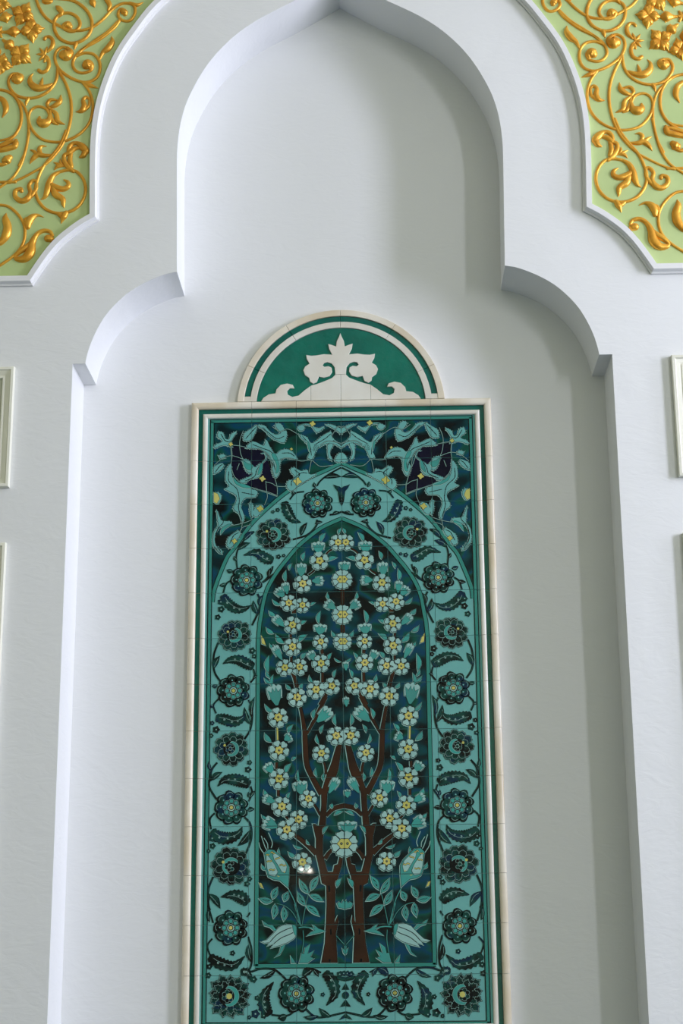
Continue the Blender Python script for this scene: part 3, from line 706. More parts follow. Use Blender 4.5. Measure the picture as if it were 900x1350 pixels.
    st([(785, 580), (858, 660)]); st([(858, 670), (862, 740)], 1)
    # tulip above
    A = Art()
    Q = lambda f, pts: mir(WT(f(pts)), on)
    shape(A, Q(P5, [(130, 590), (165, 555), (215, 560), (270, 605), (325, 660), (352, 710), (352, 780), (345, 900), (300, 860), (270, 835), (210, 825), (165, 800), (145, 740), (140, 650)]), LEAF, 16, 0.6, 0.5)
    for q in ([(150, 600), (185, 640), (225, 700), (250, 760), (225, 800), (175, 790), (152, 720), (145, 650)], [(200, 572), (260, 612), (315, 665), (332, 712), (320, 765), (290, 760), (255, 700), (215, 640)]):
        shape(A, Q(P5, q), PETAL, 19, 0.45, 0)
    for q in ([(142, 608), (172, 598)], [(150, 668), (195, 655)], [(170, 745), (225, 735)], [(185, 585), (225, 585)], [(225, 645), (270, 625)], [(265, 700), (325, 695)]):
        p = Q(P5, [q[0], ((q[0][0]*2+q[1][0])/3, q[0][1]-10), ((q[0][0]+2*q[1][0])/3, q[1][1]+8), q[1]])
        A.ribbon(p, 2.2*PX, BLACK, 22.2); A.ribbon(p, 1.1*PX, YEL, 22.6)
    for q in ([(240, 790), (255, 805), (270, 800)], [(300, 750), (310, 770), (318, 755)]): A.tri(Q(P5, q), YEL, 22.6)
    for q in ([(150, 560), (130, 520), (100, 430)], [(190, 540), (200, 490), (165, 400)], [(130, 600), (90, 540), (78, 490)], [(160, 545), (155, 500), (125, 450)]):
        A.ribbon(cr(Q(P5, q), 4), 1.0*PX, PALE, 16.5)
    A.build('painted_tulip')
    # drooping tulip
    A = Art()
    shape(A, Q(P6, [(240, 530), (200, 480), (160, 475), (110, 440), (130, 485), (180, 500), (215, 530)]), LEAF, 15.8, 0.4, 0.5)
    shape(A, Q(P6, [(320, 655), (280, 680), (265, 735), (215, 780), (270, 750), (300, 700)]), LEAF, 15.8, 0.4, 0.4)
    shape(A, Q(P6, [(385, 475), (330, 472), (265, 500), (200, 570), (150, 618), (98, 632), (130, 645), (180, 635), (155, 672), (215, 650), (188, 690), (260, 668), (340, 640), (400, 600), (422, 560), (400, 510)]), PETAL, 16, 0.6, 0.5)
    for q in ([(180, 635), (240, 570), (310, 530), (375, 505)], [(215, 650), (280, 600), (350, 570), (390, 550)]): A.ribbon(cr(Q(P6, q), 4), 1.0*PX, BLACK, 18.4)
    shape(A, Q(P6, [(380, 472), (410, 485), (425, 520), (425, 580), (405, 570), (392, 530), (385, 500)]), LEAF, 18.5, 0.4, 0)
    A.build('painted_tulip')
    A = Art(); shape(A, Q(P6, [(448, 826), (468, 740), (490, 745), (500, 690), (548, 652), (522, 745), (582, 712), (545, 772), (578, 785), (520, 826)]), LEAF, 15, 0.5, 0.4)
    A.build('painted_leaf_tuft'); A = Art(); shape(A, Q(P6, [(375, 826), (365, 758), (388, 790), (412, 826)]), LEAF, 15, 0.5, 0.4); A.build('painted_leaf_tuft')
    A = Art(); shape(A, Q(P6, [(545, 508), (590, 508), (560, 470), (600, 495), (622, 515), (685, 535), (640, 548), (575, 562), (510, 582), (555, 545), (590, 528)]), LEAF, 15, 0.5, 0.4); A.build('painted_leaf')
    leafy = Art(); shape(leafy, Q(P6, [(80, 95), (100, 100), (120, 145), (95, 135)]), YEL, 15, 0.5, 0.3); leafy.build('painted_petal')
    a2_ = Art(); shape(a2_, Q(P3, [(98, 260), (125, 300), (140, 350), (105, 335)]), YEL, 15, 0.5, 0.3); a2_.build('painted_petal')
both(tree)
for f, z, r in [(P2, 580, 13), (P3, 70, 13), (P3, 315, 11.5)]: double_blossom(f([(848, z)])[0], r)
double_blossom(P5([(858, 500)])[0], 16.5)
def axis_bud(f, z0, z1, w_):
    b_ = f([(0, z0)])[0][1]; t_ = f([(0, z1)])[0][1]
    # pixel x of the centre line at that height
    A_ = lambda v: 443.0+ (v-0)*0.0117 + 2.6
    bud((A_(b_)+0.0, b_), (A_(t_)+0.0, t_), w_)
axis_bud(P2, 512, 415, 14); axis_bud(P3, 580, 498, 7); axis_bud(P4, 80, -10, 7); axis_bud(P4, 900, 835, 8); axis_bud(P5, 400, 290, 22); axis_bud(P5, 80, 10, 8)
def axis_line(pts, w_, m, name, lv=11):
    A = Art(); P = [(XC, W((450, v), YT)[1]) for v in pts]; A.ribbon(P, w_*PX, m, lv); A.build(name)
axis_line([777, 800], 5, BROWN, 'painted_twig'); axis_line([820, 836], 6, BROWN, 'painted_twig'); axis_line([856, 872], 1.2, BLACK, 'painted_twig')
A = Art()
c = (XC, W((455, 1192), YT)[1])
shape(A, [(c[0]+PX*x, c[1]-PX*z) for x, z in [(-10, -1), (-7, -3), (-4, -1), (-2, -5), (0, -2), (2, -5), (4, -1), (7, -3), (10, -1), (8, 4), (3, 5), (0, 6), (-3, 5), (-8, 4)]], LEAF, 15, 0.5, 0.5); A.build('painted_leaf'); A = Art()
c = (XC, W((455, 1253), YT)[1])
shape(A, [(c[0]+PX*x, c[1]-PX*z) for x, z in [(-4, -3), (0, 0), (4, -3), (2, 3), (0, 5), (-2, 3)]], LEAF, 15, 0.5, 0.5); A.build('painted_leaf')

# ---- the flowered border band
def rosette(c, r, on):
    A = Art(); x, z = mir(WT([c]), on)[0]; r = r*PX; j = 18+jit(); n = 9
    L = [(x+0.70*r*math.cos(2*math.pi*k/n+0.3), z+0.70*r*math.sin(2*math.pi*k/n+0.3)) for k in range(n)]
    def lob(q, s, t):
        rr = s*r; return [(q[0]+rr*(1+0.10*math.cos(3*(a_-t)))*math.cos(a_), q[1]+rr*(1+0.10*math.cos(3*(a_-t)))*math.sin(a_)) for a_ in [2*math.pi*i/14 for i in range(14)]]
    for k, q in enumerate(L): A.tri([(u-0.3*PX, v-0.3*PX) for u, v in lob(q, 0.335, k)], BLACK, j)
    for k, q in enumerate(L):
        t = math.atan2(q[1]-z, q[0]-x); A.tri(lob(q, 0.27, k), DORN, j+1)
        arc_ = [(q[0]+0.21*r*math.cos(t+a_), q[1]+0.21*r*math.sin(t+a_)) for a_ in (-1.0, -0.5, 0, 0.5, 1.0)]
        A.ribbon(arc_, 0.42*PX, PALE, j+2)
        A.tri(circ(q[0]-0.06*r*math.cos(t), q[1]-0.06*r*math.sin(t), 0.05*r, 6), TEAL, j+2)
    A.tri(circ(x, z, 0.56*r, 20), BLACK, j+3); A.tri(circ(x, z, 0.535*r, 20), DORN, j+3.4)
    for k in range(8):
        t = 2*math.pi*k/8; q = circ(x+0.38*r*math.cos(t), z+0.38*r*math.sin(t), 0.145*r, 9)
        A.tri(offset(q, 0.35*PX), PALE, j+3.8); A.tri(q, BLACK, j+4.1); A.tri(circ(x+0.38*r*math.cos(t), z+0.38*r*math.sin(t), 0.115*r, 8), LEAF, j+4.4)
    A.tri(circ(x, z, 0.25*r, 12), BLACK, j+4.8); A.tri(circ(x, z, 0.21*r, 12), PALE, j+5.2); A.tri(circ(x, z, 0.15*r, 10), BLACK, j+5.5); A.tri(circ(x, z, 0.11*r, 6), YEL, j+5.8)
    A.build('painted_rosette')
def peony(c, r, on, rot=0.0, n=11, pointed=False):
    A = Art(); x, z = mir(WT([c]), on)[0]; r = r*PX; j = 18+jit(); rnd = random.Random(int(c[1]*7))
    sg = -1 if on else 1
    for ring, (nn, r0, r1, wd) in enumerate(((n, 0.40, 1.02, 0.47), (n-2, 0.30, 0.82, 0.38))):
        for k in range(nn):
            t = rot+2*math.pi*(k+0.5*ring)/nn; rr = r1*(0.92+0.14*rnd.random())
            B = (x+sg*r*r0*math.cos(t), z+r*r0*math.sin(t)); T = (x+sg*r*rr*math.cos(t+0.16), z+r*rr*math.sin(t+0.16))
            if pointed:
                ex, ez = (T[0]-B[0]), (T[1]-B[1]); q = []
                for s, w2 in ((0, 0.1), (0.2, 0.32), (0.3, 0.2), (0.5, 0.36), (0.58, 0.22), (0.76, 0.26), (0.82, 0.12), (1, 0)): q.append((B[0]+ex*s-ez*w2, B[1]+ez*s+ex*w2))
                for s, w2 in ((0.82, 0.12), (0.76, 0.26), (0.58, 0.22), (0.5, 0.36), (0.3, 0.2), (0.2, 0.32), (0, 0.1)): q.append((B[0]+ex*s+ez*w2, B[1]+ez*s-ex*w2))
            else:
                ex, ez = (T[0]-B[0]), (T[1]-B[1]); L = math.hypot(ex, ez); h = wd*r/2/L; q = []
                for s, w2 in ((0, 0.5), (0.3, 0.95), (0.65, 1.1), (0.9, 0.75), (1.03, 0.35), (0.97, -0.1), (1.0, -0.5), (0.75, -1.0), (0.4, -0.95), (0, -0.5)): q.append((B[0]+ex*s-ez*w2*h, B[1]+ez*s+ex*w2*h))
            A.tri(offset(q, 0.75*PX), BLACK, j+ring*1.5+0.03*k); A.tri(offset(q, 0.12*PX), PALE, j+0.4+ring*1.5+0.03*k); A.tri(offset(q, -0.22*PX), DORN, j+0.6+ring*1.5+0.03*k)
            mx_, mz_ = (B[0]+T[0])/2, (B[1]+T[1])/2
            A.ribbon([(mx_+(a_[0]-mx_)*0.45, mz_+(a_[1]-mz_)*0.45) for a_ in q[1:-1]], 0.4*PX, BLACK, j+0.9+ring*1.5)
    A.tri(circ(x, z, 0.72*r, 18), BLACK, j-0.6); A.tri(circ(x, z, 0.50*r, 18), BLACK, j+4)
    cres = [(x+sg*0.46*r*math.cos(a_), z+0.46*r*math.sin(a_)) for a_ in [rot-2.2+i*0.32 for i in range(12)]] + [(x+sg*(0.10*math.cos(rot-0.4)+0.0)*-1*r+sg*0.38*r*math.cos(a_)*0.95, z-0.10*r*math.sin(rot-0.4)+0.36*r*math.sin(a_)) for a_ in [rot+1.32-i*0.32 for i in range(12)]]
    A.tri(offset(cres, 0.35*PX), PALE, j+4.4); A.tri(cres, LEAF, j+4.8)
    for k in range(7):
        t = 0.9*k; q = circ(x-sg*0.06*r+sg*0.20*r*math.cos(t)*(k > 0), z+0.20*r*math.sin(t)*(k > 0), 0.095*r, 7)
        A.tri(offset(q, 0.32*PX), PALE, j+5.2); A.tri(q, BLACK if k % 2 else DORN, j+5.5)
    if pointed: A.tri(circ(x, z, 0.14*r, 8), YEL, j+6)
    else: A.tri(circ(x-sg*0.42*r, z+0.22*r, 0.085*r, 6), YEL, j+6)
    A.build('painted_peony')
def sleaf(f, pts, w_, on, base_first=True, berries=()):
    """dark serrated leaf with two or three pale florets; pts run from base to tip"""
    A = Art(); P = mir(WT(f(pts)), on); P = cr(P, 6); n = len(P); l, r_ = [], []; j = 17+jit()
    for i, (x, z) in enumerate(P):
        a = P[max(i-1, 0)]; b = P[min(i+1, n-1)]; dx, dz = b[0]-a[0], b[1]-a[1]; L = math.hypot(dx, dz) or 1e-9
        s = i/(n-1); h = 1.12*w_*PX/2*(math.sin(math.pi*min(1, (s*0.9+0.12)))**0.7)*(1.12-0.45*s)*(1+0.16*(1 if i % 2 else -1))
        if i == n-1: h = 0.0002
        l.append((x-dz/L*h, z+dx/L*h)); r_.append((x+dz/L*h*0.9, z-dx/L*h*0.9))
    q = l+r_[::-1]
    A.tri(offset(q, 0.6*PX, 1.5), BLACK, j); A.tri(q, DORN, j+1)
    A.ribbon([((a[0]*0.62+b[0]*0.38), (a[1]*0.62+b[1]*0.38)) for a, b in zip(l[2:-3], r_[2:-3])], 0.4*PX, PALE, j+1.6)
    for s in (0.28, 0.48, 0.66):
        x, z = P[int(s*(n-1))]; st = []
        for k in range(10): rr = (1.9 if k % 2 == 0 else 1.0)*PX*(1.1-0.5*s); st.append((x+rr*math.cos(k*math.pi/5), z+rr*math.sin(k*math.pi/5)))
        A.tri(st, PALE, j+2.2); A.tri(circ(x, z, 0.5*PX, 6), BLACK, j+2.6)
    for bx, bz, br in berries:
        x, z = mir(WT(f([(bx, bz)])), on)[0]
        q = [(x+br*PX*(1+0.2*math.cos(5*t))*math.cos(t), z+br*PX*(1+0.2*math.cos(5*t))*math.sin(t)) for t in [2*math.pi*i/15 for i in range(15)]]
        A.tri(offset(q, 0.5*PX), BLACK, j+0.5); A.tri(q, DORN, j+1.5); A.tri(circ(x, z, 0.25*br*PX, 6), PALE, j+2)
    A.build('painted_serrated_leaf')
def dstem(f, pts, w_, on, leaves=()):
    w_ *= 1.45
    A = Art(); P = cr(mir(WT(f(pts)), on), 5); j = 14+jit()
    A.ribbon(P, w_*PX, BLACK, j); A.ribbon(P, w_*0.4*PX, DORN, j+0.5)
    for b_, tp, lw in leaves:
        B, T = mir(WT(f([b_, tp])), on); q = leaf_poly(B, T, lw*1.35*PX, -0.1 if on else 0.1)
        A.tri(offset(q, 0.5*PX), BLACK, j+0.8); A.tri(q, DORN, j+1.2)
        A.ribbon([((a[0]+2*b[0])/3, (a[1]+2*b[1])/3) for a, b in zip(q[1:5], q[9:5:-1])], 0.35*PX, PALE, j+1.5)
    A.build('painted_stem')
def band(on):
    ro = lambda f, x, z, r: rosette(f([(x, z)])[0], r, on); pe = lambda f, x, z, r, rot=0.0, **k: peony(f([(x, z)])[0], r, on, rot, **k)
    dstem(cA, [(700, 640), (695, 680), (640, 735), (550, 765)], 1.8, on, [((690, 665), (732, 655), 3), ((600, 740), (638, 660), 5)])
    dstem(cA, [(700, 430), (720, 400), (770, 360), (850, 315)], 1.5, on, [((745, 378), (850, 372), 5), ((690, 440), (682, 410), 3)])
    dstem(cA, [(780, 610), (820, 605), (855, 590)], 1.8, on, [((800, 608), (835, 592), 3)])
    dstem(cA, [(620, 465), (565, 475), (530, 515)], 1.5, on, [((560, 480), (545, 465), 3)])
    dstem(E1, [(362, 430), (350, 300), (368, 210), (440, 100), (550, 10)], 1.5, on, [((365, 210), (498, 135), 5.5), ((430, 110), (545, 5), 5), ((355, 330), (325, 285), 3)])
    dstem(E1, [(290, 550), (235, 595), (205, 690)], 1.6, on, [((240, 585), (165, 607), 3.5), ((310, 450), (245, 435), 4)])
    dstem(E1, [(585, 700), (620, 780), (600, 890), (570, 960), (525, 1050)], 1.8, on, [((590, 925), (540, 780), 5), ((605, 830), (640, 720), 4)])
    dstem(E1, [(640, 575), (690, 545), (760, 480)], 1.5, on); dstem(P2, [(110, 610), (160, 560), (195, 500), (205, 460)], 1.5, on, [((170, 565), (185, 480), 3.5)])
    dstem(E2, [(170, -20), (130, 90), (122, 200), (140, 285), (190, 360)], 1.8, on, [((125, 235), (182, 115), 5.5)])
    dstem(E2, [(490, 375), (530, 315), (518, 240)], 1.6, on, [((520, 330), (552, 305), 2.5)])
    dstem(E2, [(175, 535), (122, 600), (150, 680)], 1.6, on, [((125, 610), (90, 600), 2.5), ((160, 405), (112, 410), 3.5)])
    dstem(E2, [(470, 545), (500, 620), (505, 740), (482, 850), (430, 935)], 1.8, on, [((495, 790), (430, 622), 5), ((500, 720), (530, 518), 4)])
    dstem(E2, [(160, 1165), (105, 1240), (92, 1350)], 1.8, on, [((105, 1340), (205, 1262), 5), ((95, 1240), (78, 1160), 3)])
    dstem(E3, [(82, 60), (85, 140), (155, 255)], 1.8, on); dstem(E3, [(490, 125), (505, 190), (470, 275)], 1.6, on, [((490, 240), (468, 185), 3), ((490, 230), (528, 175), 3)])
    dstem(E3, [(135, 390), (88, 450), (100, 550)], 1.6, on, [((460, 365), (525, 350), 4)]); dstem(E3, [(430, 430), (488, 500), (497, 640), (445, 790)], 1.8, on, [((490, 560), (365, 712), 6)])
    dstem(E3, [(120, 1020), (72, 1150), (75, 1300), (90, 1350)], 1.8, on, [((75, 1190), (188, 1330), 6)])
    dstem(F7, [(180, 200), (175, 250), (200, 340)], 1.6, on, [((180, 335), (178, 265), 3)]); dstem(F7, [(195, 420), (170, 460), (190, 520)], 1.5, on)
    dstem(F7, [(380, 410), (398, 480), (395, 560), (360, 610)], 1.6, on, [((395, 540), (380, 450), 4)]); dstem(F7, [(375, 310), (390, 285)], 1.5, on)
    dstem(FB, [(320, 230), (380, 212), (450, 215), (490, 240), (535, 285)], 1.8, on, [((465, 218), (372, 268), 4)])
    dstem(FB, [(440, 485), (490, 490), (540, 488), (575, 465)], 1.6, on, [((530, 490), (480, 505), 6)])
    dstem(FB, [(640, 445), (685, 488), (740, 500), (880, 470)], 1.7, on, [((715, 492), (632, 498), 4), ((790, 497), (725, 448), 5)])
    dstem(FB, [(640, 260), (680, 215), (735, 235)], 1.5, on, [((625, 255), (690, 212), 7), ((690, 215), (718, 258), 4)])
    ro(cA, 703, 538, 21); pe(cA, 430, 735, 22.5, 0.6); ro(E1, 465, 548, 22); pe(E1, 330, 1160, 21.5, 0.0); ro(E2, 320, 455, 22); pe(E2, 300, 1030, 21.5, 0.2)
    ro(E3, 300, 335, 22); pe(E3, 295, 915, 24, 2.9); ro(F7, 290, 365, 22); pe(FB, 190, 375, 27, 0.4, n=13, pointed=True); ro(FB, 588, 360, 23)
    sleaf(cA, [(495, 530), (515, 590), (550, 640), (597, 658)], 12, on, berries=[(455, 580, 2.4), (425, 592, 1.8)])
    sleaf(cA, [(425, 895), (380, 880), (320, 845), (245, 862)], 13, on, berries=[(460, 872, 2.6), (492, 865, 1.8)])
    sleaf(E1, [(200, 715), (250, 800), (340, 865), (430, 872), (517, 828)], 12, on, berries=[(178, 790, 3.4), (182, 872, 3.8), (145, 960, 3.2)])
    sleaf(E2, [(520, 215), (460, 190), (380, 150), (290, 150), (220, 188)], 13, on, berries=[(505, 60, 3.8), (525, 115, 2.5)])
    sleaf(E2, [(150, 725), (230, 740), (320, 765), (400, 740), (436, 688)], 13, on, berries=[(150, 840, 4), (110, 775, 2.4), (100, 900, 2.4)])
    sleaf(E3, [(480, 110), (410, 75), (320, 55), (230, 60), (168, 122)], 14, on, berries=[(465, -40, 3.6), (480, -110, 2.6)])
    sleaf(E3, [(105, 570), (180, 630), (280, 640), (370, 600), (406, 530)], 14, on, berries=[(110, 640, 3.4), (115, 715, 3.2), (75, 765, 2)])
    sleaf(E3, [(465, 1280), (400, 1220), (310, 1195), (200, 1218)], 14, on, berries=[(455, 1090, 3), (480, 1040, 2.6)])
    sleaf(F7, [(180, 515), (235, 550), (305, 560), (362, 512)], 13, on, berries=[(180, 565, 3), (175, 610, 3), (300, 495, 2.6)])
    sleaf(FB, [(430, 485), (400, 430), (405, 360), (452, 292)], 14, on, berries=[(345, 480, 4.5), (395, 490, 3), (355, 385, 2.4), (308, 500, 2)])
    sleaf(FB, [(755, 235), (800, 290), (815, 360), (768, 428)], 13, on, berries=[(745, 365, 2), (845, 245, 3.2), (868, 240, 2.8)])
    sleaf(FB, [(260, 235), (295, 235), (325, 285)], 9, on, berries=[(335, 275, 3.5)])
both(band)
# pieces on the centre line of the band
A = Art(); c = (XC, W((452, 652), YT)[1]); U = lambda c, pts: [(c[0]+PX*x, c[1]-PX*z) for x, z in pts]
tul = [(0, -8), (3, -11), (7, -12), (11, -14), (8, -9), (4.5, -5), (3.5, 2), (2.5, 10), (0, 16)]; tul = tul+[(-x, z) for x, z in tul[-2:0:-1]]
A.tri(offset(U(c, tul), 0.6*PX), BLACK, 17); A.tri(U(c, tul), DORN, 18)
for dz in (-2, 3, 7): A.tri(circ(c[0], c[1]-dz*PX, 0.7*PX, 6), PALE, 19)
A.build('painted_tulip')
A = Art()
for v, pts in ((1301, [(0, -4), (4, 3), (-4, 3)]), (1312, [(x*4, z*4) for x, z in circ(0, 0, 1, 10)]), (1322.5, [(0, -4), (3, 0), (6, 4), (0, 3), (-6, 4), (-3, 0)]), (1340, [(0, -3), (5, 1), (8, 4), (0, 1), (-8, 4), (-5, 1)])):
    q = U((XC, W((455, v), YT)[1]), pts); A.tri(offset(q, 0.5*PX), BLACK, 17); A.tri(q, DORN, 18); A.build('painted_pendant'); A = Art()
q = U((XC, W((455, 1290), YT)[1]), [(-12, -3), (0, -1), (12, -3), (10, 1), (0, 3), (-10, 1)]); A.tri(offset(q, 0.5*PX), BLACK, 17); A.tri(q, DORN, 18); A.build('painted_pendant')

# ---- corner arabesques
def corner(on):
    def S(name, pts, fill=TEAL, lv=14, ow=0.6, pale=0.45, smooth=True, frill=False):
        A = Art(); p = mir(WT(cA(pts)), on)
        if smooth: p = cr(p, 3, closed=True)
        if frill:
            P_ = p+[p[0]]; L_ = sum(math.hypot(P_[i+1][0]-P_[i][0], P_[i+1][1]-P_[i][1]) for i in range(len(p))); m_ = max(8, int(L_/(1.5*PX)))
            q_ = resample(P_, m_+1)[:-1]; o_ = offset(q_, 0.75*PX); q_ = offset(q_, -0.35*PX)
            p = [o_[i] if (i % 2 == 0 and (i//9) % 2 == 0) else q_[i] for i in range(len(q_))]
        shape(A, p, fill, lv+jit()*0.5, ow, pale); A.build(name)
    S('painted_medallion', [(165, 180), (235, 190), (330, 190), (380, 240), (400, 300), (430, 370), (450, 430), (450, 490), (380, 465), (300, 440), (230, 410), (190, 370), (165, 320), (170, 250)], NAVY, 5, 0.5, 0.5, smooth=False)
    arab = [
     [(262, 190), (300, 152), (340, 165), (370, 180), (385, 140), (410, 190), (440, 232), (480, 202), (540, 210), (582, 262), (545, 258), (500, 255), (468, 290), (466, 350), (440, 380), (420, 330), (430, 290), (410, 260), (380, 220), (330, 195)],
     [(165, 290), (135, 330), (130, 390), (155, 432), (122, 450), (200, 490), (180, 570), (212, 600), (235, 660), (245, 610), (225, 550), (250, 505), (310, 500), (328, 465), (280, 445), (220, 430), (180, 390), (165, 340)],
     [(235, 272), (270, 268), (310, 310), (335, 300), (380, 260), (372, 225), (352, 225), (385, 235), (385, 265), (350, 300), (352, 350), (330, 378), (280, 385), (250, 412), (205, 405), (262, 380), (300, 352), (265, 340)],
     [(590, 108), (640, 128), (662, 160), (700, 148), (740, 112), (788, 90), (792, 125), (825, 150), (857, 170), (857, 188), (780, 162), (720, 182), (690, 222), (668, 262), (642, 250), (662, 205), (640, 165), (600, 130)],
     [(330, 50), (375, 55), (410, 90), (450, 112), (505, 82), (512, 110), (492, 160), (440, 142), (400, 110), (370, 82)],
     [(515, 440), (520, 400), (560, 378), (535, 330), (560, 315), (600, 335), (640, 330), (650, 358), (700, 352), (650, 385), (590, 425), (540, 460)],
     [(75, 580), (100, 640), (150, 650), (172, 662), (132, 682), (90, 692), (62, 740), (76, 800), (112, 842), (90, 850), (55, 800), (55, 720), (85, 680), (78, 630)],
     [(140, 800), (150, 752), (200, 712), (222, 715), (215, 742), (165, 815)],
     [(245, 140), (250, 100), (290, 70), (325, 55), (300, 130), (270, 146)],
     [(58, 352), (60, 310), (108, 285), (116, 310), (72, 350)],
     [(90, 90), (115, 100), (125, 130), (150, 138), (162, 110), (200, 90), (165, 150), (172, 180), (120, 175), (60, 192), (72, 170), (110, 150), (80, 120)],
     [(770, 172), (800, 170), (782, 220), (795, 272), (768, 240)],
     [(815, 268), (830, 235), (857, 222), (857, 268), (835, 280)],
     [(280, 540), (295, 535), (305, 580), (300, 625), (285, 600)],
     [(300, 600), (320, 560), (350, 545), (368, 560), (345, 600), (318, 625)],
     [(60, 480), (85, 470), (105, 500), (85, 540), (62, 520), (78, 500)],
     [(90, 240), (120, 232), (128, 250), (100, 262)],
     [(440, 50), (470, 40), (500, 80), (480, 100)],
     [(580, 60), (615, 50), (620, 80), (590, 85)],
     [(760, 45), (800, 50), (857, 75), (857, 100), (800, 70)],
     [(600, 45), (660, 52), (700, 95), (752, 52), (700, 70), (650, 40)]]
    for k, a_ in enumerate(arab): S('painted_arabesque', a_, lv=10+0.2*(k % 5), frill=True)
    A = Art()
    for pts in ([(300, 172), (360, 195), (410, 215), (440, 255), (445, 330)], [(150, 340), (150, 400), (200, 450), (215, 520), (210, 570), (232, 640)], [(480, 225), (530, 225), (560, 245)], [(610, 120), (655, 180), (665, 240)], [(690, 170), (750, 135), (785, 105)],
                [(360, 65), (400, 100), (450, 135), (495, 120)], [(540, 430), (545, 395), (600, 350), (640, 350)], [(95, 600), (115, 655), (80, 700), (65, 780), (100, 840)], [(255, 135), (290, 95), (318, 65)], [(230, 470), (280, 480), (310, 485)], [(155, 790), (180, 740), (210, 722)],
                [(100, 105), (130, 150), (165, 150)], [(65, 345), (90, 310), (110, 295)], [(250, 400), (310, 370), (325, 330), (375, 245)], [(800, 145), (857, 178)], [(430, 290), (445, 350)], [(560, 330), (590, 355), (580, 380)]):
        A = Art(); P = cr(mir(WT(cA(pts)), on), 6); A.ribbon(P, 0.9*PX, BLACK, 14.5)
        for i_ in range(2, len(P)-2, 3): A.tri(circ(P[i_][0], P[i_][1], 0.85*PX, 6), BLACK, 14.7)
        A.build('painted_vein')
    for q in ([(240, 275), (265, 290), (300, 300), (285, 330), (255, 320)], [(345, 300), (360, 290), (355, 335), (330, 360)]): S('painted_arabesque', q, LEAF, 16, 0.4)
    for q in ([(415, 235), (440, 232), (462, 290), (460, 340), (440, 350), (448, 300)], [(180, 380), (210, 410), (250, 420), (290, 440), (240, 440), (190, 415)], [(110, 690), (150, 668), (160, 676), (125, 700), (100, 730)], [(640, 150), (655, 175), (655, 215), (645, 190)]):
        S('painted_arabesque', q, LEAF, 16, 0.35)
    for cx, cz, r in ((162, 170, 3.0), (360, 385, 4.2), (578, 402, 5.5), (540, 200, 2.0), (185, 775, 3.6), (672, 42, 4.0), (345, 572, 4.5)):
        A = Art(); x, z = mir(WT(cA([(cx, cz)])), on)[0]
        r *= 0.85; q = [(x+r*PX*(1+0.24*math.cos(4*t+0.6))*math.cos(t), z+r*PX*(1+0.24*math.cos(4*t+0.6))*math.sin(t)) for t in [2*math.pi*i/28 for i in range(28)]]
        shape(A, q, YEL, 19, 0.4, 0); A.build('painted_bud')
    A = Art(); p = mir(WT(cA([(57, 470), (80, 480), (92, 510), (75, 540), (57, 530)])), on); shape(A, p, YEL, 17, 0.4, 0.4); A.build('painted_bud')
    A = Art()
    for pts in ([(165, 175), (215, 180), (262, 190)], [(240, 85), (218, 150), (222, 220), (238, 265)], [(60, 300), (110, 258), (170, 242), (235, 262)], [(380, 400), (385, 460), (390, 500), (372, 550)], [(380, 405), (420, 415), (450, 432), (515, 434)],
                [(166, 180), (170, 240), (164, 290)], [(665, 270), (650, 345)], [(470, 265), (520, 255), (600, 275), (665, 270), (720, 308), (800, 300)], [(235, 650), (228, 705)], [(110, 692), (170, 678), (240, 662), (300, 640)], [(330, 452), (400, 470), (455, 492)],
                [(335, 195), (400, 240), (420, 330), (450, 430), (452, 485)], [(165, 320), (190, 380), (250, 425), (330, 450)], [(420, 60), (470, 90), (520, 75), (600, 120)], [(720, 175), (770, 150), (857, 165)], [(790, 120), (830, 60), (857, 70)], [(200, 330), (215, 290)], [(62, 810), (100, 850)], [(215, 720), (235, 690), (290, 670)]):
        A = Art(); P = cr(mir(WT(cA(pts)), on), 5); A.ribbon(P, 1.5*PX, BLACK, 17.6); A.ribbon([(x, z) for x, z in P], 0.6*PX, PALE, 18.2); A.build('painted_tendril')
    A = Art(); # beading along the right hand arabesque
    for k, (u, v) in enumerate([(690, 175), (684, 190), (680, 205), (705, 185), (700, 200), (695, 215)]):
        x, z = mir(WT(cA([(u, v)])), on)[0]; A.tri(circ(x, z, 1.6*PX, 8), BLACK, 18+0.1*k); A.tri(circ(x, z, 1.1*PX, 8), TEAL, 18.7)
    o = A.build('painted_beading'); o['kind'] = 'stuff'
both(corner)

# ------------------------------------------------------------------ the tile lunette on top
YL = D-0.020
ZL = 4.0215; CZ = 3.990; RL = 0.4665; XL = -0.010
lun = thing('tile_lunette', (XL, D, ZL), 'half-round green tile lunette with a white floral crest, on top of the tall tile panel', 'tile panel')
def sector(r0, r1, a0, a1, y, m, name, zmin=ZL+0.001, bev=0.0015):
    n = max(4, int((a1-a0)/4)); g = 0.0006
    pts = []
    for i in range(n+1):
        t = math.radians(a0+(a1-a0)*i/n); pts.append((XL+r1*math.cos(t), CZ+r1*math.sin(t)))
    for i in range(n, -1, -1):
        t = math.radians(a0+(a1-a0)*i/n); pts.append((XL+r0*math.cos(t), CZ+r0*math.sin(t)))
    pts = clip(pts, 1, zmin, True)
    if len(pts) > 2: link(name, prism(name, pts, y, D, m, bevel=bev), lun)
def clip(poly, ax, c, keep_above):
    out = []; n = len(poly); f = (lambda p: p[ax]-c) if keep_above else (lambda p: c-p[ax])
    for i in range(n):
        a, b = poly[i], poly[(i+1) % n]; fa, fb = f(a), f(b)
        if fa >= 0: out.append(a)
        if fa*fb < 0: t = fa/(fa-fb); out.append((a[0]+(b[0]-a[0])*t, a[1]+(b[1]-a[1])*t))
    return out
angs = [(2, 25), (25, 57.5), (57.5, 90), (90, 122), (122, 154), (154, 178)]
gdeg = 0.09
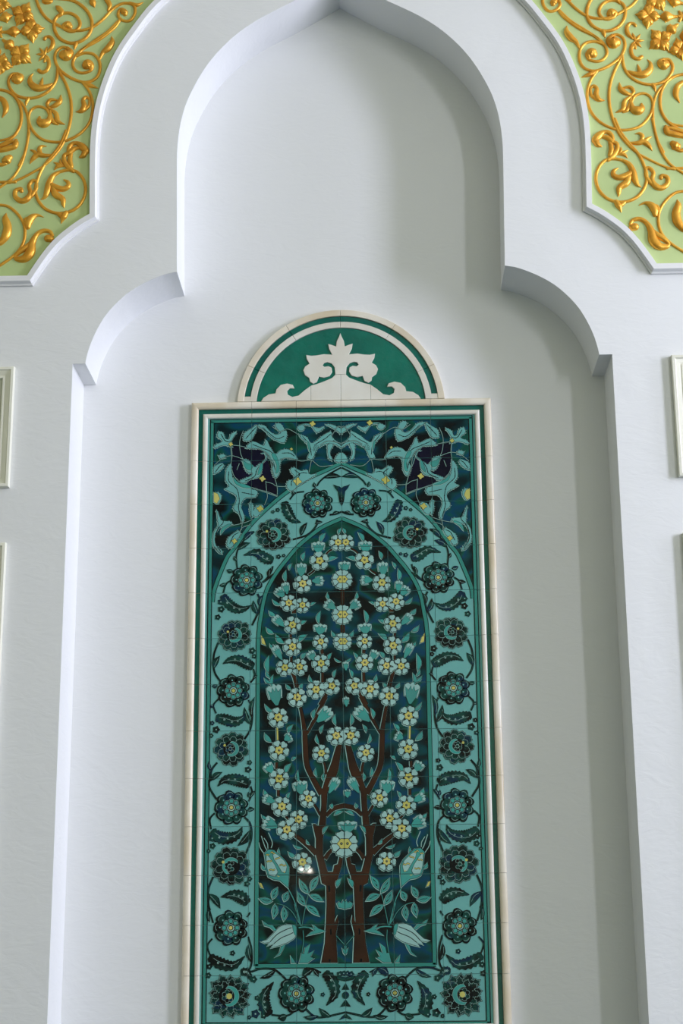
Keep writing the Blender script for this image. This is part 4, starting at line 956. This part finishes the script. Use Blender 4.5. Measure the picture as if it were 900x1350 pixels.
for a0, a1_ in angs:
    sector(0.4375, RL, a0+gdeg, a1_-gdeg, YL-0.003, MARBLE, 'marble_rim_piece')
    sector(0.4105, 0.4365, a0+gdeg, a1_-gdeg, YL+0.004, DGREEN, 'green_glazed_strip', zmin=ZL+0.026)
    sector(0.381, 0.4095, a0+gdeg, a1_-gdeg, YL-0.001, MARBLE2, 'marble_ring_piece')
for s in (-1, 1):
    q = [(XL+s*0.381, ZL+0.001), (XL+s*0.4378, ZL+0.001), (XL+s*0.4345, ZL+0.0252), (XL+s*0.4065, ZL+0.0252)]
    link('marble_foot', prism('marble_foot', q, YL-0.0005, D, MARBLE2, bevel=0.001), lun)
# green field in five pieces, joints recessed
fld = [(XL+0.3795*math.cos(math.radians(t)), CZ+0.3795*math.sin(math.radians(t))) for t in range(4, 177, 3)]
fld = clip(fld, 1, ZL+0.001, True)
link('green_glazed_field', prism('green_glazed_field', fld, YL+0.004, D, LGREEN, bevel=0.001), lun)
GC = crop(310, 400, 6.0)
GCP = ([(842, 235), (820, 265), (803, 300), (797, 342), (765, 330), (735, 322), (742, 362), (766, 406), (700, 402), (640, 412), (600, 415), (560, 408), (565, 440), (587, 477), (552, 500), (538, 530), (552, 568), (585, 590), (590, 618), (615, 635), (645, 622), (660, 580), (700, 588), (745, 575), (766, 542), (762, 510), (738, 497), (705, 502), (690, 490), (702, 472), (728, 466), (762, 476), (786, 506), (790, 545), (766, 590), (700, 618), (640, 640), (600, 650), (545, 690), (500, 730), (450, 740), (415, 722), (410, 692), (430, 672), (468, 672), (455, 645), (410, 634), (360, 645), (326, 680), (318, 712), (265, 720), (222, 748), (205, 781)])
cl = [W(p, YL) for p in GC(GCP)]; ax_ = XL
cl[0] = (ax_, cl[0][1]); cl[-1] = (cl[-1][0], ZL+0.0012)
def crest(poly, name='crest_piece'):
    if len(poly) > 2: link(name, prism(name, poly, YL-0.002, YL+0.0045, MARBLE2, bevel=0.0012), lun)
g = 0.0006; ax_ = XL; mirx = lambda p: [(2*ax_-x, z) for x, z in p][::-1]
zj = W(GC([(842, 563)])[0], YL)[1]; xj = W(GC([(598, 700)])[0], YL)[0]
k_ = GCP.index((790, 545))
uph = cl[:k_+1]+[(cl[k_][0]+0.0003, zj+g)]
crest(uph+mirx(uph)[:-1])
lowh = [(ax_-g, zj-g), (cl[k_][0]+0.0006, zj-g)]+cl[k_+1:]+[(ax_-g, ZL+0.0012)]
for p in (clip(lowh, 0, xj+g, True), clip(lowh, 0, xj-g, False)):
    crest(p); crest(mirx(p))

# ------------------------------------------------------------------ twin-bulb lamp on the rear wall (its bulbs mirror in the glaze)
EM = bpy.data.materials.new('bulb_glow'); EM.use_nodes = True
eb = EM.node_tree.nodes['Principled BSDF']; eb.inputs['Emission Color'].default_value = (1, 0.93, 0.8, 1); eb.inputs['Emission Strength'].default_value = 120
def mirror_at(px, y):
    d = CF*FPX + CR*(px[0]-450) - CU*(px[1]-675); t = (YT-CAM[1])/d[1]; P = CAM+d*t; d2 = np.array([d[0], -d[1], d[2]]); return P+d2*((y-P[1])/d2[1])
b1, b2 = mirror_at((398.2, 1146.5), -14.88), mirror_at((407.5, 1146.3), -14.88)
lx_, lz_ = (b1[0]+b2[0])/2, (b1[2]+b2[2])/2
lamp = thing('wall_lamp', (lx_, -15, lz_), 'twin-bulb lamp seen as two bright dots mirrored low in the tile mural', 'lamp')
link('lamp_base', box_me('lamp_base', lx_-0.09, lx_+0.09, -15.0, -14.93, lz_-0.03, lz_+0.03, WHITE), lamp)
for b in (b1, b2):
    me = bpy.data.meshes.new('bulb'); bm = bmesh.new(); bmesh.ops.create_uvsphere(bm, u_segments=12, v_segments=8, radius=0.022); bmesh.ops.translate(bm, vec=(b[0], -14.905, b[2]), verts=bm.verts); bm.to_mesh(me); bm.free(); me.materials.append(EM)
    link('bulb', me, lamp)
